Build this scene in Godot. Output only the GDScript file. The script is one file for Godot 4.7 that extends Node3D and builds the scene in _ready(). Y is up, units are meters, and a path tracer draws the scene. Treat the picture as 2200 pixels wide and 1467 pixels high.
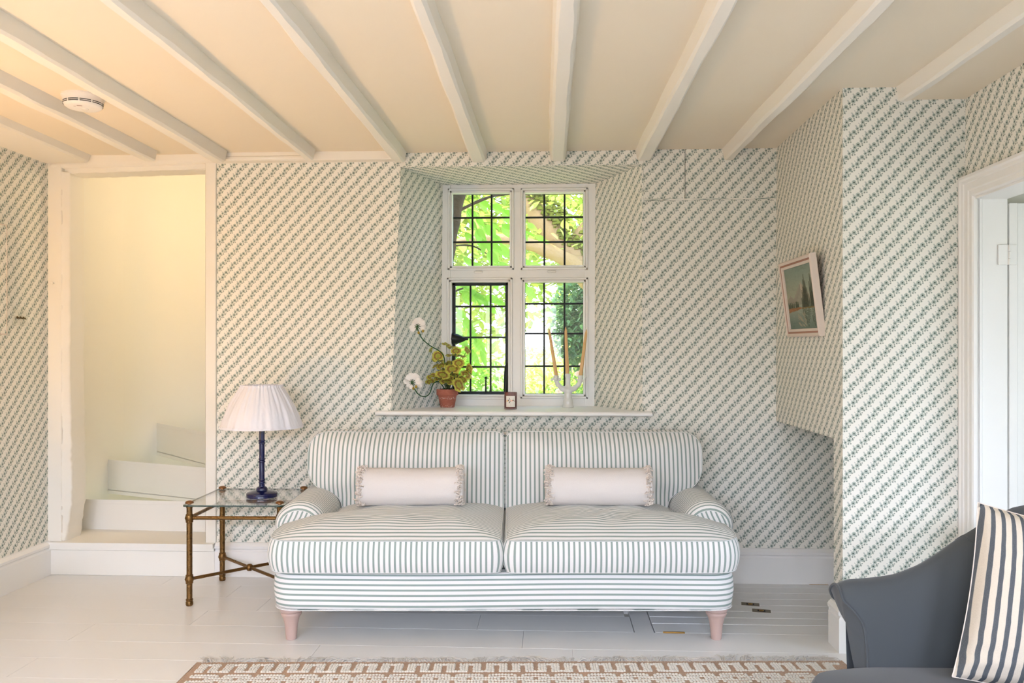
extends Node3D

# ---------------------------------------------------------------- camera and light set-up
const F := 1776.0
const YAW := 2.74
const EYE := Vector3(0, 1.30, 0)
const ZW := -4.73          # room face of the back wall
const YC := 2.45           # ceiling
const XL := -2.95          # left wall
const XR := 1.785          # right wall
const XB := 1.265          # left face of the boxed-in stair on the right
const ZB := -3.66          # front face of the boxed-in stair
const ZR := 1.60           # wall behind the camera

var rng := RandomNumberGenerator.new()
var mats := {}
var taken := {}


func _ready() -> void:
	rng.seed = 7
	set_view()
	make_materials()
	build_floor()
	build_ceiling()
	build_walls()
	build_stairs()
	build_window()
	build_doorway()
	build_sofa()
	build_bolsters()
	build_table()
	build_lamp()
	build_armchair()
	build_rug()
	build_plant()
	build_jar()
	build_candles()
	build_painting()
	build_small_things()
	build_garden()
	build_hidden_lamps()


func set_view() -> void:
	var cam := Camera3D.new()
	cam.name = "camera"
	cam.projection = Camera3D.PROJECTION_FRUSTUM
	cam.near = 0.05
	cam.far = 200.0
	cam.size = 1467.0 / F * 0.05
	cam.frustum_offset = Vector2(0, (757.0 - 733.5) / F * 0.05)
	add_child(cam)
	cam.position = EYE
	cam.rotation_degrees = Vector3(0, YAW, 0)
	cam.current = true
	var env := Environment.new()
	var sky_mat := ProceduralSkyMaterial.new()
	sky_mat.sky_top_color = Color(0.62, 0.74, 0.92)
	sky_mat.sky_horizon_color = Color(0.95, 0.97, 1.0)
	sky_mat.ground_bottom_color = Color(0.45, 0.47, 0.42)
	sky_mat.ground_horizon_color = Color(0.85, 0.87, 0.85)
	sky_mat.sky_energy_multiplier = 1.0
	var sky := Sky.new()
	sky.sky_material = sky_mat
	env.background_mode = Environment.BG_SKY
	env.sky = sky
	env.background_energy_multiplier = 5.5
	env.tonemap_mode = Environment.TONE_MAPPER_LINEAR
	env.tonemap_exposure = 0.95
	env.sdfgi_enabled = true
	env.ssao_enabled = true
	env.ssil_enabled = true
	var we := WorldEnvironment.new()
	we.name = "environment"
	we.environment = env
	add_child(we)
	var sun := DirectionalLight3D.new()
	sun.name = "sun"
	sun.light_color = Color(1.0, 0.96, 0.86)
	sun.light_energy = 4.5
	sun.light_angular_distance = 4.0
	sun.shadow_enabled = true
	add_child(sun)
	sun.look_at_from_position(Vector3(-9, 15, -9), Vector3(0, 0, -11))
	# daylight from sky panels added high outside, falling through the three windows behind the camera
	for w in REAR:
		var l := AreaLight3D.new()
		l.name = "window_daylight"
		l.area_size = Vector2(w[1] - w[0] + 1.4, 2.4)
		l.light_color = Color(0.88, 0.908, 1.0)
		l.light_energy = 20.5
		l.area_normalize_energy = false
		l.area_range = 14.0
		l.shadow_enabled = true
		add_child(l, true)
		l.position = Vector3((w[0] + w[1]) / 2, 3.33, ZR + 1.5)
		l.rotation_degrees.x = -22.0
	# daylight through the garden door at the end of the passage on the right
	var p := AreaLight3D.new()
	p.name = "passage_daylight"
	p.area_size = Vector2(1.3, 1.3)
	p.light_color = Color(0.95, 0.98, 1.0)
	p.light_energy = 0.78
	p.area_normalize_energy = false
	p.area_range = 12.0
	p.shadow_enabled = true
	add_child(p)
	p.position = Vector3(XR + 1.42, 0.95, -2.35)
	p.rotation_degrees.y = 90.0


const REAR := [[-2.75, -1.35, 0.85, 2.15], [-0.95, 0.15, 0.85, 2.05], [0.55, 1.6, 0.85, 2.15]]


# ---------------------------------------------------------------- mesh building
class MB:
	var v := PackedVector3Array()
	var n := PackedVector3Array()
	var uv := PackedVector2Array()
	var col := PackedColorArray()
	var ix := PackedInt32Array()

	func grid(P: Array, U: Array = [], wu := false, wv := false, face = null, first := false) -> void:
		var R := P.size()
		var C: int = P[0].size()
		var base := v.size()
		var p := PackedVector3Array()
		for r in R:
			p.append_array(P[r])
		var nn := PackedVector3Array()
		nn.resize(R * C)
		var mid := Vector3.ZERO
		for q in p:
			mid += q
		mid /= p.size()
		var s := 0.0
		for r in R - 1:
			for c in C - 1:
				var a := r * C + c
				var b := a + 1
				var d := a + C
				var e := d + 1
				var f1 := (p[e] - p[a]).cross(p[b] - p[a])
				var f2 := (p[d] - p[a]).cross(p[e] - p[a])
				nn[a] += f1 + f2
				nn[b] += f1
				nn[e] += f1 + f2
				nn[d] += f2
				if face == null:
					s += f1.dot(p[a] - mid) + f2.dot(p[a] - mid)
				elif not first or c == 0:
					s += (f1 + f2).dot(face)
		if wu:
			for r in R:
				var t := nn[r * C] + nn[r * C + C - 1]
				nn[r * C] = t
				nn[r * C + C - 1] = t
		if wv:
			for c in C:
				var t := nn[c] + nn[(R - 1) * C + c]
				nn[c] = t
				nn[(R - 1) * C + c] = t
		for r in [0, R - 1]:
			if p[r * C].is_equal_approx(p[r * C + C / 2]) and p[r * C].is_equal_approx(p[r * C + C / 4]):
				var t := Vector3.ZERO
				for c in C:
					t += nn[r * C + c]
				for c in C:
					nn[r * C + c] = t
		var k := 1.0 if s >= 0 else -1.0
		for i in R * C:
			v.append(p[i])
			n.append((nn[i] * k).normalized() if nn[i].length_squared() > 1e-20 else Vector3.UP)
			uv.append(U[i / C][i % C] if U.size() else Vector2(p[i].x, p[i].y))
		for r in R - 1:
			for c in C - 1:
				var a := base + r * C + c
				if k > 0:
					ix.append_array([a, a + 1, a + C + 1, a, a + C + 1, a + C])
				else:
					ix.append_array([a, a + C + 1, a + 1, a, a + C, a + C + 1])

	func quad(a: Vector3, b: Vector3, c: Vector3, d: Vector3, face: Vector3, ua = Vector2.ZERO, ub = Vector2.ZERO, uc = Vector2.ZERO, ud = Vector2.ZERO) -> void:
		grid([PackedVector3Array([a, b]), PackedVector3Array([d, c])], [[ua, ub], [ud, uc]], false, false, face)

	func tri(a: Vector3, b: Vector3, c: Vector3, face: Vector3, na: Vector3, nb: Vector3, nc: Vector3) -> void:
		var base := v.size()
		v.append_array([a, b, c])
		n.append_array([na, nb, nc])
		uv.append_array([Vector2(a.x, a.y), Vector2(b.x, b.y), Vector2(c.x, c.y)])
		if (c - a).cross(b - a).dot(face) > 0:
			ix.append_array([base, base + 1, base + 2])
		else:
			ix.append_array([base, base + 2, base + 1])

	# box with chamfered edges that shade softly
	func box(c: Vector3, size: Vector3, bev := 0.004, rot := Basis()) -> void:
		var h := size / 2
		bev = min(bev, h.x * 0.9, h.y * 0.9, h.z * 0.9)
		var k := {}
		for sx in [-1, 1]:
			for sy in [-1, 1]:
				for sz in [-1, 1]:
					k[Vector3i(sx, sy, sz)] = [c + rot * Vector3(sx * h.x, sy * (h.y - bev), sz * (h.z - bev)), c + rot * Vector3(sx * (h.x - bev), sy * h.y, sz * (h.z - bev)), c + rot * Vector3(sx * (h.x - bev), sy * (h.y - bev), sz * h.z)]
		var ax := [Vector3.RIGHT, Vector3.UP, Vector3.BACK]
		for a in 3:
			for s in [-1, 1]:
				var o: Array = []
				for q in [[-1, -1], [1, -1], [1, 1], [-1, 1]]:
					var key := Vector3i.ZERO
					key[a] = s
					key[(a + 1) % 3] = q[0]
					key[(a + 2) % 3] = q[1]
					o.append(k[key][a])
				var f: Vector3 = rot * (ax[a] * s)
				tri(o[0], o[1], o[2], f, f, f, f)
				tri(o[0], o[2], o[3], f, f, f, f)
		for a in 3:
			var b := (a + 1) % 3
			var d := (a + 2) % 3
			for sb in [-1, 1]:
				for sd in [-1, 1]:
					var k0 := Vector3i.ZERO
					k0[a] = -1
					k0[b] = sb
					k0[d] = sd
					var k1 := k0
					k1[a] = 1
					var fb: Vector3 = rot * (ax[b] * sb)
					var fd: Vector3 = rot * (ax[d] * sd)
					tri(k[k0][b], k[k1][b], k[k1][d], fb + fd, fb, fb, fd)
					tri(k[k0][b], k[k1][d], k[k0][d], fb + fd, fb, fd, fd)
		for key in k:
			var fx: Vector3 = rot * (ax[0] * key.x)
			var fy: Vector3 = rot * (ax[1] * key.y)
			var fz: Vector3 = rot * (ax[2] * key.z)
			tri(k[key][0], k[key][1], k[key][2], fx + fy + fz, fx, fy, fz)

	# a bar from a to b
	func bar(a: Vector3, b: Vector3, w: float, h: float, up := Vector3.UP, bev := 0.002) -> void:
		var z := (b - a).normalized()
		var x := up.cross(z)
		if x.length() < 0.01:
			x = Vector3.RIGHT.cross(z)
		x = x.normalized()
		var y := z.cross(x)
		box((a + b) / 2, Vector3(w, h, a.distance_to(b)), bev, Basis(x, y, z))

	func tube(pts: Array, rad: Array, sides := 10, caps := true) -> void:
		var P := []
		var U := []
		var m := pts.size()
		var t0: Vector3 = (pts[1] - pts[0]).normalized()
		var side := t0.cross(Vector3.UP if absf(t0.y) < 0.9 else Vector3.RIGHT).normalized()
		var run := 0.0
		for i in m:
			var t: Vector3 = ((pts[min(i + 1, m - 1)] as Vector3) - (pts[max(i - 1, 0)] as Vector3)).normalized()
			side = (side - t * side.dot(t)).normalized()
			var other := t.cross(side)
			var row := PackedVector3Array()
			var ur := []
			var r: float = rad[i] if rad.size() > 1 else rad[0]
			if i > 0:
				run += (pts[i] as Vector3).distance_to(pts[i - 1])
			for c in sides + 1:
				var an := TAU * (c % sides) / sides
				row.append(pts[i] + (side * cos(an) + other * sin(an)) * r)
				ur.append(Vector2(float(c) / sides, run))
			P.append(row)
			U.append(ur)
		var r0: float = rad[0]
		var r1: float = rad[-1]
		grid(P, U, true)
		if caps:
			for e in [0, m - 1]:
				var ring: PackedVector3Array = P[e]
				var cr := PackedVector3Array()
				for c in sides + 1:
					cr.append(pts[e])
				if (r0 if e == 0 else r1) > 0.0005:
					grid([ring, cr], [], false, false, (pts[0] - pts[1]) if e == 0 else (pts[m - 1] - pts[m - 2]))

	# profile of Vector2(radius, height), from the bottom axis outwards and up
	func lathe(prof: Array, sides := 32, at := Vector3.ZERO, basis := Basis(), ripple = null) -> void:
		var piece := [prof[0]]
		for i in range(1, prof.size()):
			piece.append(prof[i])
			var cut := i == prof.size() - 1
			if not cut:
				var d0: Vector2 = (prof[i] - prof[i - 1]).normalized()
				var d1: Vector2 = (prof[i + 1] - prof[i]).normalized()
				cut = d0.dot(d1) < 0.64
			if cut:
				var P := []
				var U := []
				for q in piece:
					var row := PackedVector3Array()
					var ur := []
					for c in sides + 1:
						var an := TAU * (c % sides) / sides
						var rr: float = q.x
						if ripple != null:
							rr = ripple.call(q.x, q.y, an)
						row.append(at + basis * Vector3(rr * cos(an), q.y, rr * sin(an)))
						ur.append(Vector2(float(c) / sides, q.y))
					P.append(row)
					U.append(ur)
				var d: Vector2 = piece[1] - piece[0]
				var an0 := TAU * 0.5 / sides
				grid(P, U, true, false, basis * Vector3(d.y * cos(an0), -d.x, d.y * sin(an0)), true)
				piece = [prof[i]]

	func mesh() -> ArrayMesh:
		var a := []
		a.resize(Mesh.ARRAY_MAX)
		a[Mesh.ARRAY_VERTEX] = v
		a[Mesh.ARRAY_NORMAL] = n
		a[Mesh.ARRAY_TEX_UV] = uv
		if col.size() == v.size():
			a[Mesh.ARRAY_COLOR] = col
		a[Mesh.ARRAY_INDEX] = ix
		var m := ArrayMesh.new()
		m.add_surface_from_arrays(Mesh.PRIMITIVE_TRIANGLES, a)
		return m


# ---------------------------------------------------------------- nodes
func numbered(called: String) -> String:
	if not taken.has(called):
		taken[called] = 0
		return called
	taken[called] += 1
	return "%s_%03d" % [called, taken[called]]


func thing(called: String, label: String, category: String, at := Vector3.ZERO, turn := 0.0, group := "") -> Node3D:
	var o := Node3D.new()
	o.name = numbered(called)
	add_child(o)
	o.position = at
	o.rotation_degrees.y = turn
	o.set_meta("label", label)
	o.set_meta("category", category)
	if group:
		o.set_meta("group", group)
	return o


func setting(called: String, label: String) -> Node3D:
	var o := Node3D.new()
	o.name = numbered(called)
	add_child(o)
	o.set_meta("kind", "structure")
	o.set_meta("label", label)
	return o


func part(parent: Node3D, called: String, mb, m: Material) -> MeshInstance3D:
	var o := MeshInstance3D.new()
	o.name = called
	o.mesh = mb.mesh() if mb is MB else mb
	o.material_override = m
	parent.add_child(o, true)
	return o


# a point given across, up and away in the camera's level frame
func fr(lat: float, y: float, d: float) -> Vector3:
	var t := deg_to_rad(YAW)
	return Vector3(-sin(t) * d + cos(t) * lat, y, -cos(t) * d - sin(t) * lat)


func smooth_path(pts: Array, steps := 6) -> Array:
	var out := []
	for i in pts.size() - 1:
		var p0 = pts[max(i - 1, 0)]
		var p1 = pts[i]
		var p2 = pts[i + 1]
		var p3 = pts[min(i + 2, pts.size() - 1)]
		for k in steps:
			var t := float(k) / steps
			out.append(0.5 * ((2.0 * p1) + (p2 - p0) * t + (2.0 * p0 - 5.0 * p1 + 4.0 * p2 - p3) * t * t + (3.0 * p1 - p0 - 3.0 * p2 + p3) * t * t * t))
	out.append(pts[-1])
	return out


# corners of an outline rounded, then resampled at equal steps; closed
func outline(pts: Array, radii: Array, step := 0.03) -> Array:
	var raw := []
	var m := pts.size()
	for i in m:
		var p: Vector2 = pts[i]
		var a: Vector2 = pts[(i + m - 1) % m]
		var b: Vector2 = pts[(i + 1) % m]
		var r: float = radii[i]
		var da := (a - p).normalized()
		var db := (b - p).normalized()
		var ra: float = min(r, p.distance_to(a) * 0.48)
		var rb: float = min(r, p.distance_to(b) * 0.48)
		for k in 9:
			var t := k / 8.0
			raw.append((p + da * ra) * (1 - t) * (1 - t) + p * 2 * t * (1 - t) + (p + db * rb) * t * t)
	raw.append(raw[0])
	var total := 0.0
	for i in raw.size() - 1:
		total += (raw[i] as Vector2).distance_to(raw[i + 1])
	var count := int(ceil(total / step))
	var out := []
	var seg := 0
	var done := 0.0
	for k in count:
		var want := total * k / count
		while done + (raw[seg] as Vector2).distance_to(raw[seg + 1]) < want:
			done += (raw[seg] as Vector2).distance_to(raw[seg + 1])
			seg += 1
		var l: float = (raw[seg] as Vector2).distance_to(raw[seg + 1])
		out.append((raw[seg] as Vector2).lerp(raw[seg + 1], (want - done) / max(l, 1e-6)))
	return out


# ---------------------------------------------------------------- materials
func mat(called: String, c: Color, rough := 0.6, metal := 0.0, spec := 0.5) -> StandardMaterial3D:
	var m := StandardMaterial3D.new()
	m.resource_name = called
	m.albedo_color = c
	m.roughness = rough
	m.metallic = metal
	m.metallic_specular = spec
	mats[called] = m
	return m


func noise_tex(freq: float, seed_: int, size := 512, oct := 4) -> NoiseTexture2D:
	var f := FastNoiseLite.new()
	f.seed = seed_
	f.frequency = freq
	f.fractal_octaves = oct
	var t := NoiseTexture2D.new()
	t.noise = f
	t.width = size
	t.height = size
	t.seamless = true
	return t


func bump(m: StandardMaterial3D, tex: Texture2D, cm: float, scale := 1.0, triplanar := true) -> void:
	m.heightmap_enabled = true
	m.heightmap_texture = tex
	m.heightmap_scale = cm
	if triplanar:
		m.uv1_triplanar = true
		m.uv1_scale = Vector3.ONE * scale


func tex_of(im: Image) -> ImageTexture:
	return ImageTexture.create_from_image(im)


func stamp(im: Image, x: float, y: float, r: float, c: Color, a: float, soft := 0.35) -> void:
	var w := im.get_width()
	var h := im.get_height()
	for j in range(int(floor(y - r - 1)), int(ceil(y + r + 2))):
		for i in range(int(floor(x - r - 1)), int(ceil(x + r + 2))):
			var d := Vector2(i - x, j - y).length() / r
			if d < 1.0:
				var k := a * clampf((1.0 - d) / soft, 0, 1)
				var px := posmod(i, w)
				var py := posmod(j, h)
				im.set_pixel(px, py, im.get_pixel(px, py).lerp(c, k))


func wallpaper_image() -> Image:
	# a diagonal garland of small flowers: four repeats climb one tile
	var w := 256
	var h := 816
	var k := 256.0 / 640.0
	var im := Image.create(w, h, false, Image.FORMAT_RGB8)
	im.fill(Color(0.94, 0.922, 0.878))
	var pale := Color(0.77, 0.775, 0.735)
	var mid := Color(0.655, 0.70, 0.65)
	var dark := Color(0.39, 0.45, 0.395)
	var deep := Color(0.18, 0.225, 0.185)
	for cell in 4:
		var o := Vector2(60, 700) * k + Vector2(480, -510) * k * cell
		for q in [[-40, -95, 62], [180, -350, 62], [65, -205, 36]]:      # pale leaves
			var at: Vector2 = o + Vector2(q[0], q[1]) * k
			for s in 5:
				stamp(im, at.x + (s - 2) * q[2] * 0.16 * k, at.y + (s - 2) * q[2] * 0.22 * k, q[2] * 0.62 * k, pale, 0.62, 0.4)
			for s in 4:
				stamp(im, at.x + (s - 1.5) * q[2] * 0.2 * k, at.y + (s - 1.5) * q[2] * 0.3 * k, 7 * k, mid, 0.7, 0.8)
		for q in [[0, 0, 66, 0.2], [155, -90, 92, 0.7], [215, -255, 76, 0.1], [350, -365, 92, 0.5]]:      # blossoms
			var at: Vector2 = o + Vector2(q[0], q[1]) * k
			for s in 6:
				var an: float = q[3] + TAU * s / 6
				var pc: Vector2 = at + Vector2(cos(an), sin(an)) * q[2] * 0.58 * k
				stamp(im, pc.x, pc.y, q[2] * 0.52 * k, mid, 0.85, 0.45)
				stamp(im, pc.x, pc.y, q[2] * 0.24 * k, pale, 0.55, 0.6)
				for e in 3:
					var an2: float = an + (e - 1) * 0.34
					var ec: Vector2 = at + Vector2(cos(an2), sin(an2)) * q[2] * 0.98 * k
					stamp(im, ec.x, ec.y, q[2] * 0.12 * k, dark, 0.55, 0.6)
				var vc: Vector2 = at + Vector2(cos(an + 0.5), sin(an + 0.5)) * q[2] * 0.45 * k
				stamp(im, vc.x, vc.y, q[2] * 0.13 * k, dark, 0.6, 0.6)
			stamp(im, at.x, at.y, q[2] * 0.42 * k, deep, 0.95, 0.7)
		for q in [[125, 50, 40], [220, 40, 32], [30, 95, 30], [40, 165, 36], [-45, 220, 40], [300, -120, 42], [290, -175, 30], [355, -200, 28]]:      # dark sprigs
			var at: Vector2 = o + Vector2(q[0], q[1]) * k
			stamp(im, at.x, at.y, q[2] * k * 0.85, dark, 0.85, 0.6)
			for s in 5:
				var an: float = TAU * s / 5 + q[0] * 0.1
				stamp(im, at.x + cos(an) * q[2] * k, at.y + sin(an) * q[2] * k, q[2] * 0.42 * k, dark, 0.6, 0.7)
			stamp(im, at.x, at.y, q[2] * 0.4 * k, deep, 0.9, 0.8)
	return im


func stripe_image(base: Color, line: Color, share: float, n: int, edge := 0.05, weave := 0.05, mix := 0.0) -> Image:
	var s := 256
	var im := Image.create(s, s, false, Image.FORMAT_RGB8)
	var r := RandomNumberGenerator.new()
	r.seed = 11
	for y in s:
		for x in s:
			var ph := fposmod(float(x) / s * n, 1.0)
			var d := absf(ph - 0.5) * 2.0
			var k := 1.0 - smoothstep(share - edge, share + edge, d)
			var c := base.lerp(line, k)
			if mix > 0 and k > 0.5 and ((x / 2 + y / 2) % 2 == 0 or r.randf() < 0.15):
				c = c.lerp(base, mix)
			var g := 1.0 + (r.randf() - 0.5) * weave + (0.012 if (x + y) % 2 == 0 else -0.012)
			im.set_pixel(x, y, Color(c.r * g, c.g * g, c.b * g))
	return im


func speckle_image(cols: Array, s := 256, cell := 2) -> Image:
	var im := Image.create(s, s, false, Image.FORMAT_RGB8)
	var r := RandomNumberGenerator.new()
	r.seed = 5
	for y in range(0, s, cell):
		for x in range(0, s, cell):
			var c: Color = cols[r.randi() % cols.size()]
			im.fill_rect(Rect2i(x, y, cell, cell), c.lerp(cols[0], r.randf() * 0.6))
	return im


func make_materials() -> void:
	var wp := mat("wallpaper", Color.WHITE, 0.92, 0, 0.25)
	wp.albedo_texture = tex_of(wallpaper_image())
	mat("plaster", Color(0.92, 0.874, 0.785), 0.9, 0, 0.3)
	mat("beam_paint", Color(0.93, 0.91, 0.86), 0.75, 0, 0.4)
	mat("trim_paint", Color(0.94, 0.93, 0.905), 0.42, 0, 0.5)
	mat("stair_paint", Color(0.93, 0.915, 0.875), 0.5, 0, 0.5)
	mat("floor_paint", Color(0.90, 0.895, 0.88), 0.30, 0, 0.5)
	mat("floor_under", Color(0.80, 0.78, 0.73), 0.8)
	var sf := mat("sofa_ticking", Color.WHITE, 0.9, 0, 0.25)
	sf.albedo_texture = tex_of(stripe_image(Color(0.91, 0.90, 0.885), Color(0.575, 0.63, 0.60), 0.37, 4))
	sf.rim_enabled = true
	sf.rim = 0.25
	var cs := mat("cushion_stripe", Color.WHITE, 0.95, 0, 0.2)
	cs.albedo_texture = tex_of(stripe_image(Color(0.83, 0.785, 0.715), Color(0.25, 0.28, 0.315), 0.42, 4, 0.04, 0.12, 0.30))
	var ln := mat("linen", Color(0.86, 0.83, 0.805), 0.95, 0, 0.2)
	bump(ln, noise_tex(0.12, 8, 256, 2), 0.08, 6.0)
	var fri := mat("fringe_cotton", Color(0.88, 0.83, 0.78), 0.95, 0, 0.2)
	fri.rim_enabled = true
	fri.rim = 0.3
	var vel := mat("grey_velvet", Color(0.305, 0.32, 0.33), 0.92, 0, 0.2)
	vel.rim_enabled = true
	vel.rim = 0.7
	vel.rim_tint = 0.3
	var lg := mat("leg_paint", Color(0.73, 0.62, 0.575), 0.45)
	lg.clearcoat_enabled = true
	lg.clearcoat = 0.3
	var br := mat("aged_brass", Color(0.47, 0.35, 0.20), 0.33, 0.9)
	br.roughness_texture = noise_tex(0.03, 40, 256)
	br.uv1_triplanar = true
	br.uv1_scale = Vector3.ONE * 4
	br.roughness = 0.75
	mat("brass_knob", Color(0.52, 0.36, 0.22), 0.34, 0.75)
	var gl := mat("clear_glass", Color(0.93, 0.98, 0.95, 0.04), 0.02)
	gl.transparency = BaseMaterial3D.TRANSPARENCY_ALPHA
	var pane := mat("window_pane", Color(0.97, 1.0, 0.98, 0.02), 0.0)
	pane.transparency = BaseMaterial3D.TRANSPARENCY_ALPHA
	mat("glass_edge", Color(0.06, 0.20, 0.16), 0.1, 0, 0.6)
	mat("lead", Color(0.10, 0.105, 0.095), 0.5, 0.4)
	mat("iron", Color(0.055, 0.07, 0.065), 0.42, 0.3)
	mat("navy_gloss", Color(0.03, 0.055, 0.26), 0.12, 0, 0.6)
	var sh := mat("lampshade_cotton", Color(0.93, 0.92, 0.93), 0.95, 0, 0.2)
	sh.backlight_enabled = true
	sh.backlight = Color(0.5, 0.5, 0.5)
	var tc := mat("terracotta", Color.WHITE, 0.85, 0, 0.3)
	tc.albedo_texture = tex_of(terracotta_image())
	mat("soil", Color(0.13, 0.085, 0.055), 0.95)
	mat("stem_green", Color(0.09, 0.30, 0.12), 0.55)
	mat("stem_thin", Color(0.25, 0.33, 0.12), 0.6)
	mat("bud", Color(0.62, 0.52, 0.16), 0.7)
	var pet := mat("petal", Color(0.95, 0.93, 0.90), 0.7)
	pet.backlight_enabled = true
	pet.backlight = Color(0.4, 0.4, 0.4)
	var gleaf := mat("geranium_leaf", Color.WHITE, 0.6, 0, 0.35)
	gleaf.albedo_texture = tex_of(geranium_image())
	gleaf.backlight_enabled = true
	gleaf.backlight = Color(0.35, 0.35, 0.35)
	var am := mat("amber_glass", Color(0.42, 0.10, 0.02, 0.45), 0.05, 0, 0.6)
	am.transparency = BaseMaterial3D.TRANSPARENCY_ALPHA
	mat("dark_wax", Color(0.10, 0.045, 0.03), 0.35)
	var lab := mat("jar_label", Color.WHITE, 0.7)
	lab.albedo_texture = tex_of(label_image())
	mat("ceramic", Color(0.86, 0.86, 0.835), 0.12, 0, 0.55)
	var wx := mat("beeswax", Color(0.86, 0.70, 0.48), 0.5)
	wx.subsurf_scatter_enabled = true
	wx.subsurf_scatter_strength = 0.15
	mat("wick", Color(0.75, 0.65, 0.5), 0.9)
	mat("frame_paint", Color(0.86, 0.80, 0.74), 0.55)
	mat("frame_line", Color(0.66, 0.48, 0.39), 0.6)
	var pt := mat("painted_canvas", Color.WHITE, 0.6, 0, 0.4)
	pt.albedo_texture = tex_of(painting_image())
	bump(pt, noise_tex(0.06, 50, 256, 3), 0.08, 3.0, false)
	mat("white_plastic", Color(0.90, 0.885, 0.86), 0.4)
	mat("dark_slot", Color(0.05, 0.045, 0.04), 0.8)
	mat("hinge_brass", Color(0.70, 0.54, 0.28), 0.3, 0.9)
	mat("dull_brass", Color(0.42, 0.36, 0.26), 0.4, 0.8)
	var ru := mat("rug_jute", Color.WHITE, 0.95, 0, 0.2)
	ru.albedo_texture = tex_of(speckle_image([Color(0.70, 0.60, 0.51), Color(0.76, 0.67, 0.58), Color(0.62, 0.51, 0.43), Color(0.68, 0.50, 0.42), Color(0.72, 0.65, 0.58), Color(0.64, 0.58, 0.53)]))
	ru.uv1_scale = Vector3.ONE
	mat("rug_wool", Color(0.80, 0.775, 0.725), 0.95, 0, 0.2)
	mat("rug_fringe", Color(0.82, 0.80, 0.765), 0.95, 0, 0.2)
	var bk := mat("bark", Color(0.30, 0.235, 0.17), 0.9)
	bump(bk, noise_tex(0.03, 60, 256), 1.2, 2.5)
	var pb := mat("pale_bark", Color(0.66, 0.54, 0.38), 0.9)
	bump(pb, noise_tex(0.03, 61, 256), 1.0, 2.0)
	mat("moss", Color(0.42, 0.44, 0.12), 0.95)
	for q in [["leaf_green", Color(0.56, 0.72, 0.30)], ["leaf_lime", Color(0.82, 0.86, 0.50)], ["leaf_blue", Color(0.44, 0.58, 0.44)], ["lawn_green", Color(0.70, 0.76, 0.42)], ["dry_twig", Color(0.40, 0.32, 0.24)], ["rose_pink", Color(0.92, 0.74, 0.68)]]:
		var m := mat(q[0], q[1], 0.8, 0, 0.15)
		m.vertex_color_use_as_albedo = true
		m.backlight_enabled = true
		m.backlight = Color(1, 1, 1)
	var wl := mat("wisteria_leaf", Color(0.48, 0.70, 0.20), 0.75, 0, 0.2)
	wl.backlight_enabled = true
	wl.backlight = Color(0.76, 0.96, 0.40)
	mat("render_outside", Color(0.80, 0.76, 0.66), 0.9)


func terracotta_image() -> Image:
	var im := Image.create(256, 128, false, Image.FORMAT_RGB8)
	im.fill(Color(0.63, 0.38, 0.31))
	var r := RandomNumberGenerator.new()
	r.seed = 3
	for i in 500:
		stamp(im, r.randf() * 256, r.randf() * 128, r.randf_range(2, 9), Color(0.63, 0.38, 0.31).lerp(Color(0.72, 0.49, 0.41), r.randf()), 0.3, 0.8)
	for i in 260:      # lime bloom along the foot and under the rim
		var foot := r.randf() < 0.6
		var y := 128 - absf(r.randfn(0, 9)) if foot else 62 + r.randfn(0, 4)
		stamp(im, r.randf() * 256, y, r.randf_range(1.0, 4.0), Color(0.80, 0.76, 0.72), 0.65, 0.6)
	return im


func geranium_image() -> Image:
	# polar: x round the leaf, y from the stalk to the edge
	var im := Image.create(128, 64, false, Image.FORMAT_RGB8)
	var r := RandomNumberGenerator.new()
	r.seed = 4
	for y in 64:
		for x in 128:
			var t := y / 63.0
			var wob := 0.018 * sin(x * 0.35) + 0.015 * sin(x * 0.9 + 1.0)
			var c := Color(0.64, 0.66, 0.26).lerp(Color(0.80, 0.77, 0.33), t)
			var ring := smoothstep(0.40, 0.48, t + wob) * (1.0 - smoothstep(0.66, 0.74, t + wob))
			c = c.lerp(Color(0.56, 0.37, 0.22), ring * 0.8)
			var vein := absf(fposmod(x / 128.0 * 7.0, 1.0) - 0.5) * 2.0
			if vein > 0.93:
				c = c.lerp(Color(0.42, 0.48, 0.16), 0.6)
			var g := 1.0 + (r.randf() - 0.5) * 0.12
			im.set_pixel(x, y, Color(c.r * g, c.g * g, c.b * g))
	return im


func line_on(im: Image, a: Vector2, b: Vector2, r: float, c: Color, al := 1.0) -> void:
	var n := int(a.distance_to(b)) + 1
	for i in n + 1:
		var p := a.lerp(b, float(i) / n)
		stamp(im, p.x, p.y, r, c, al, 0.6)


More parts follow.
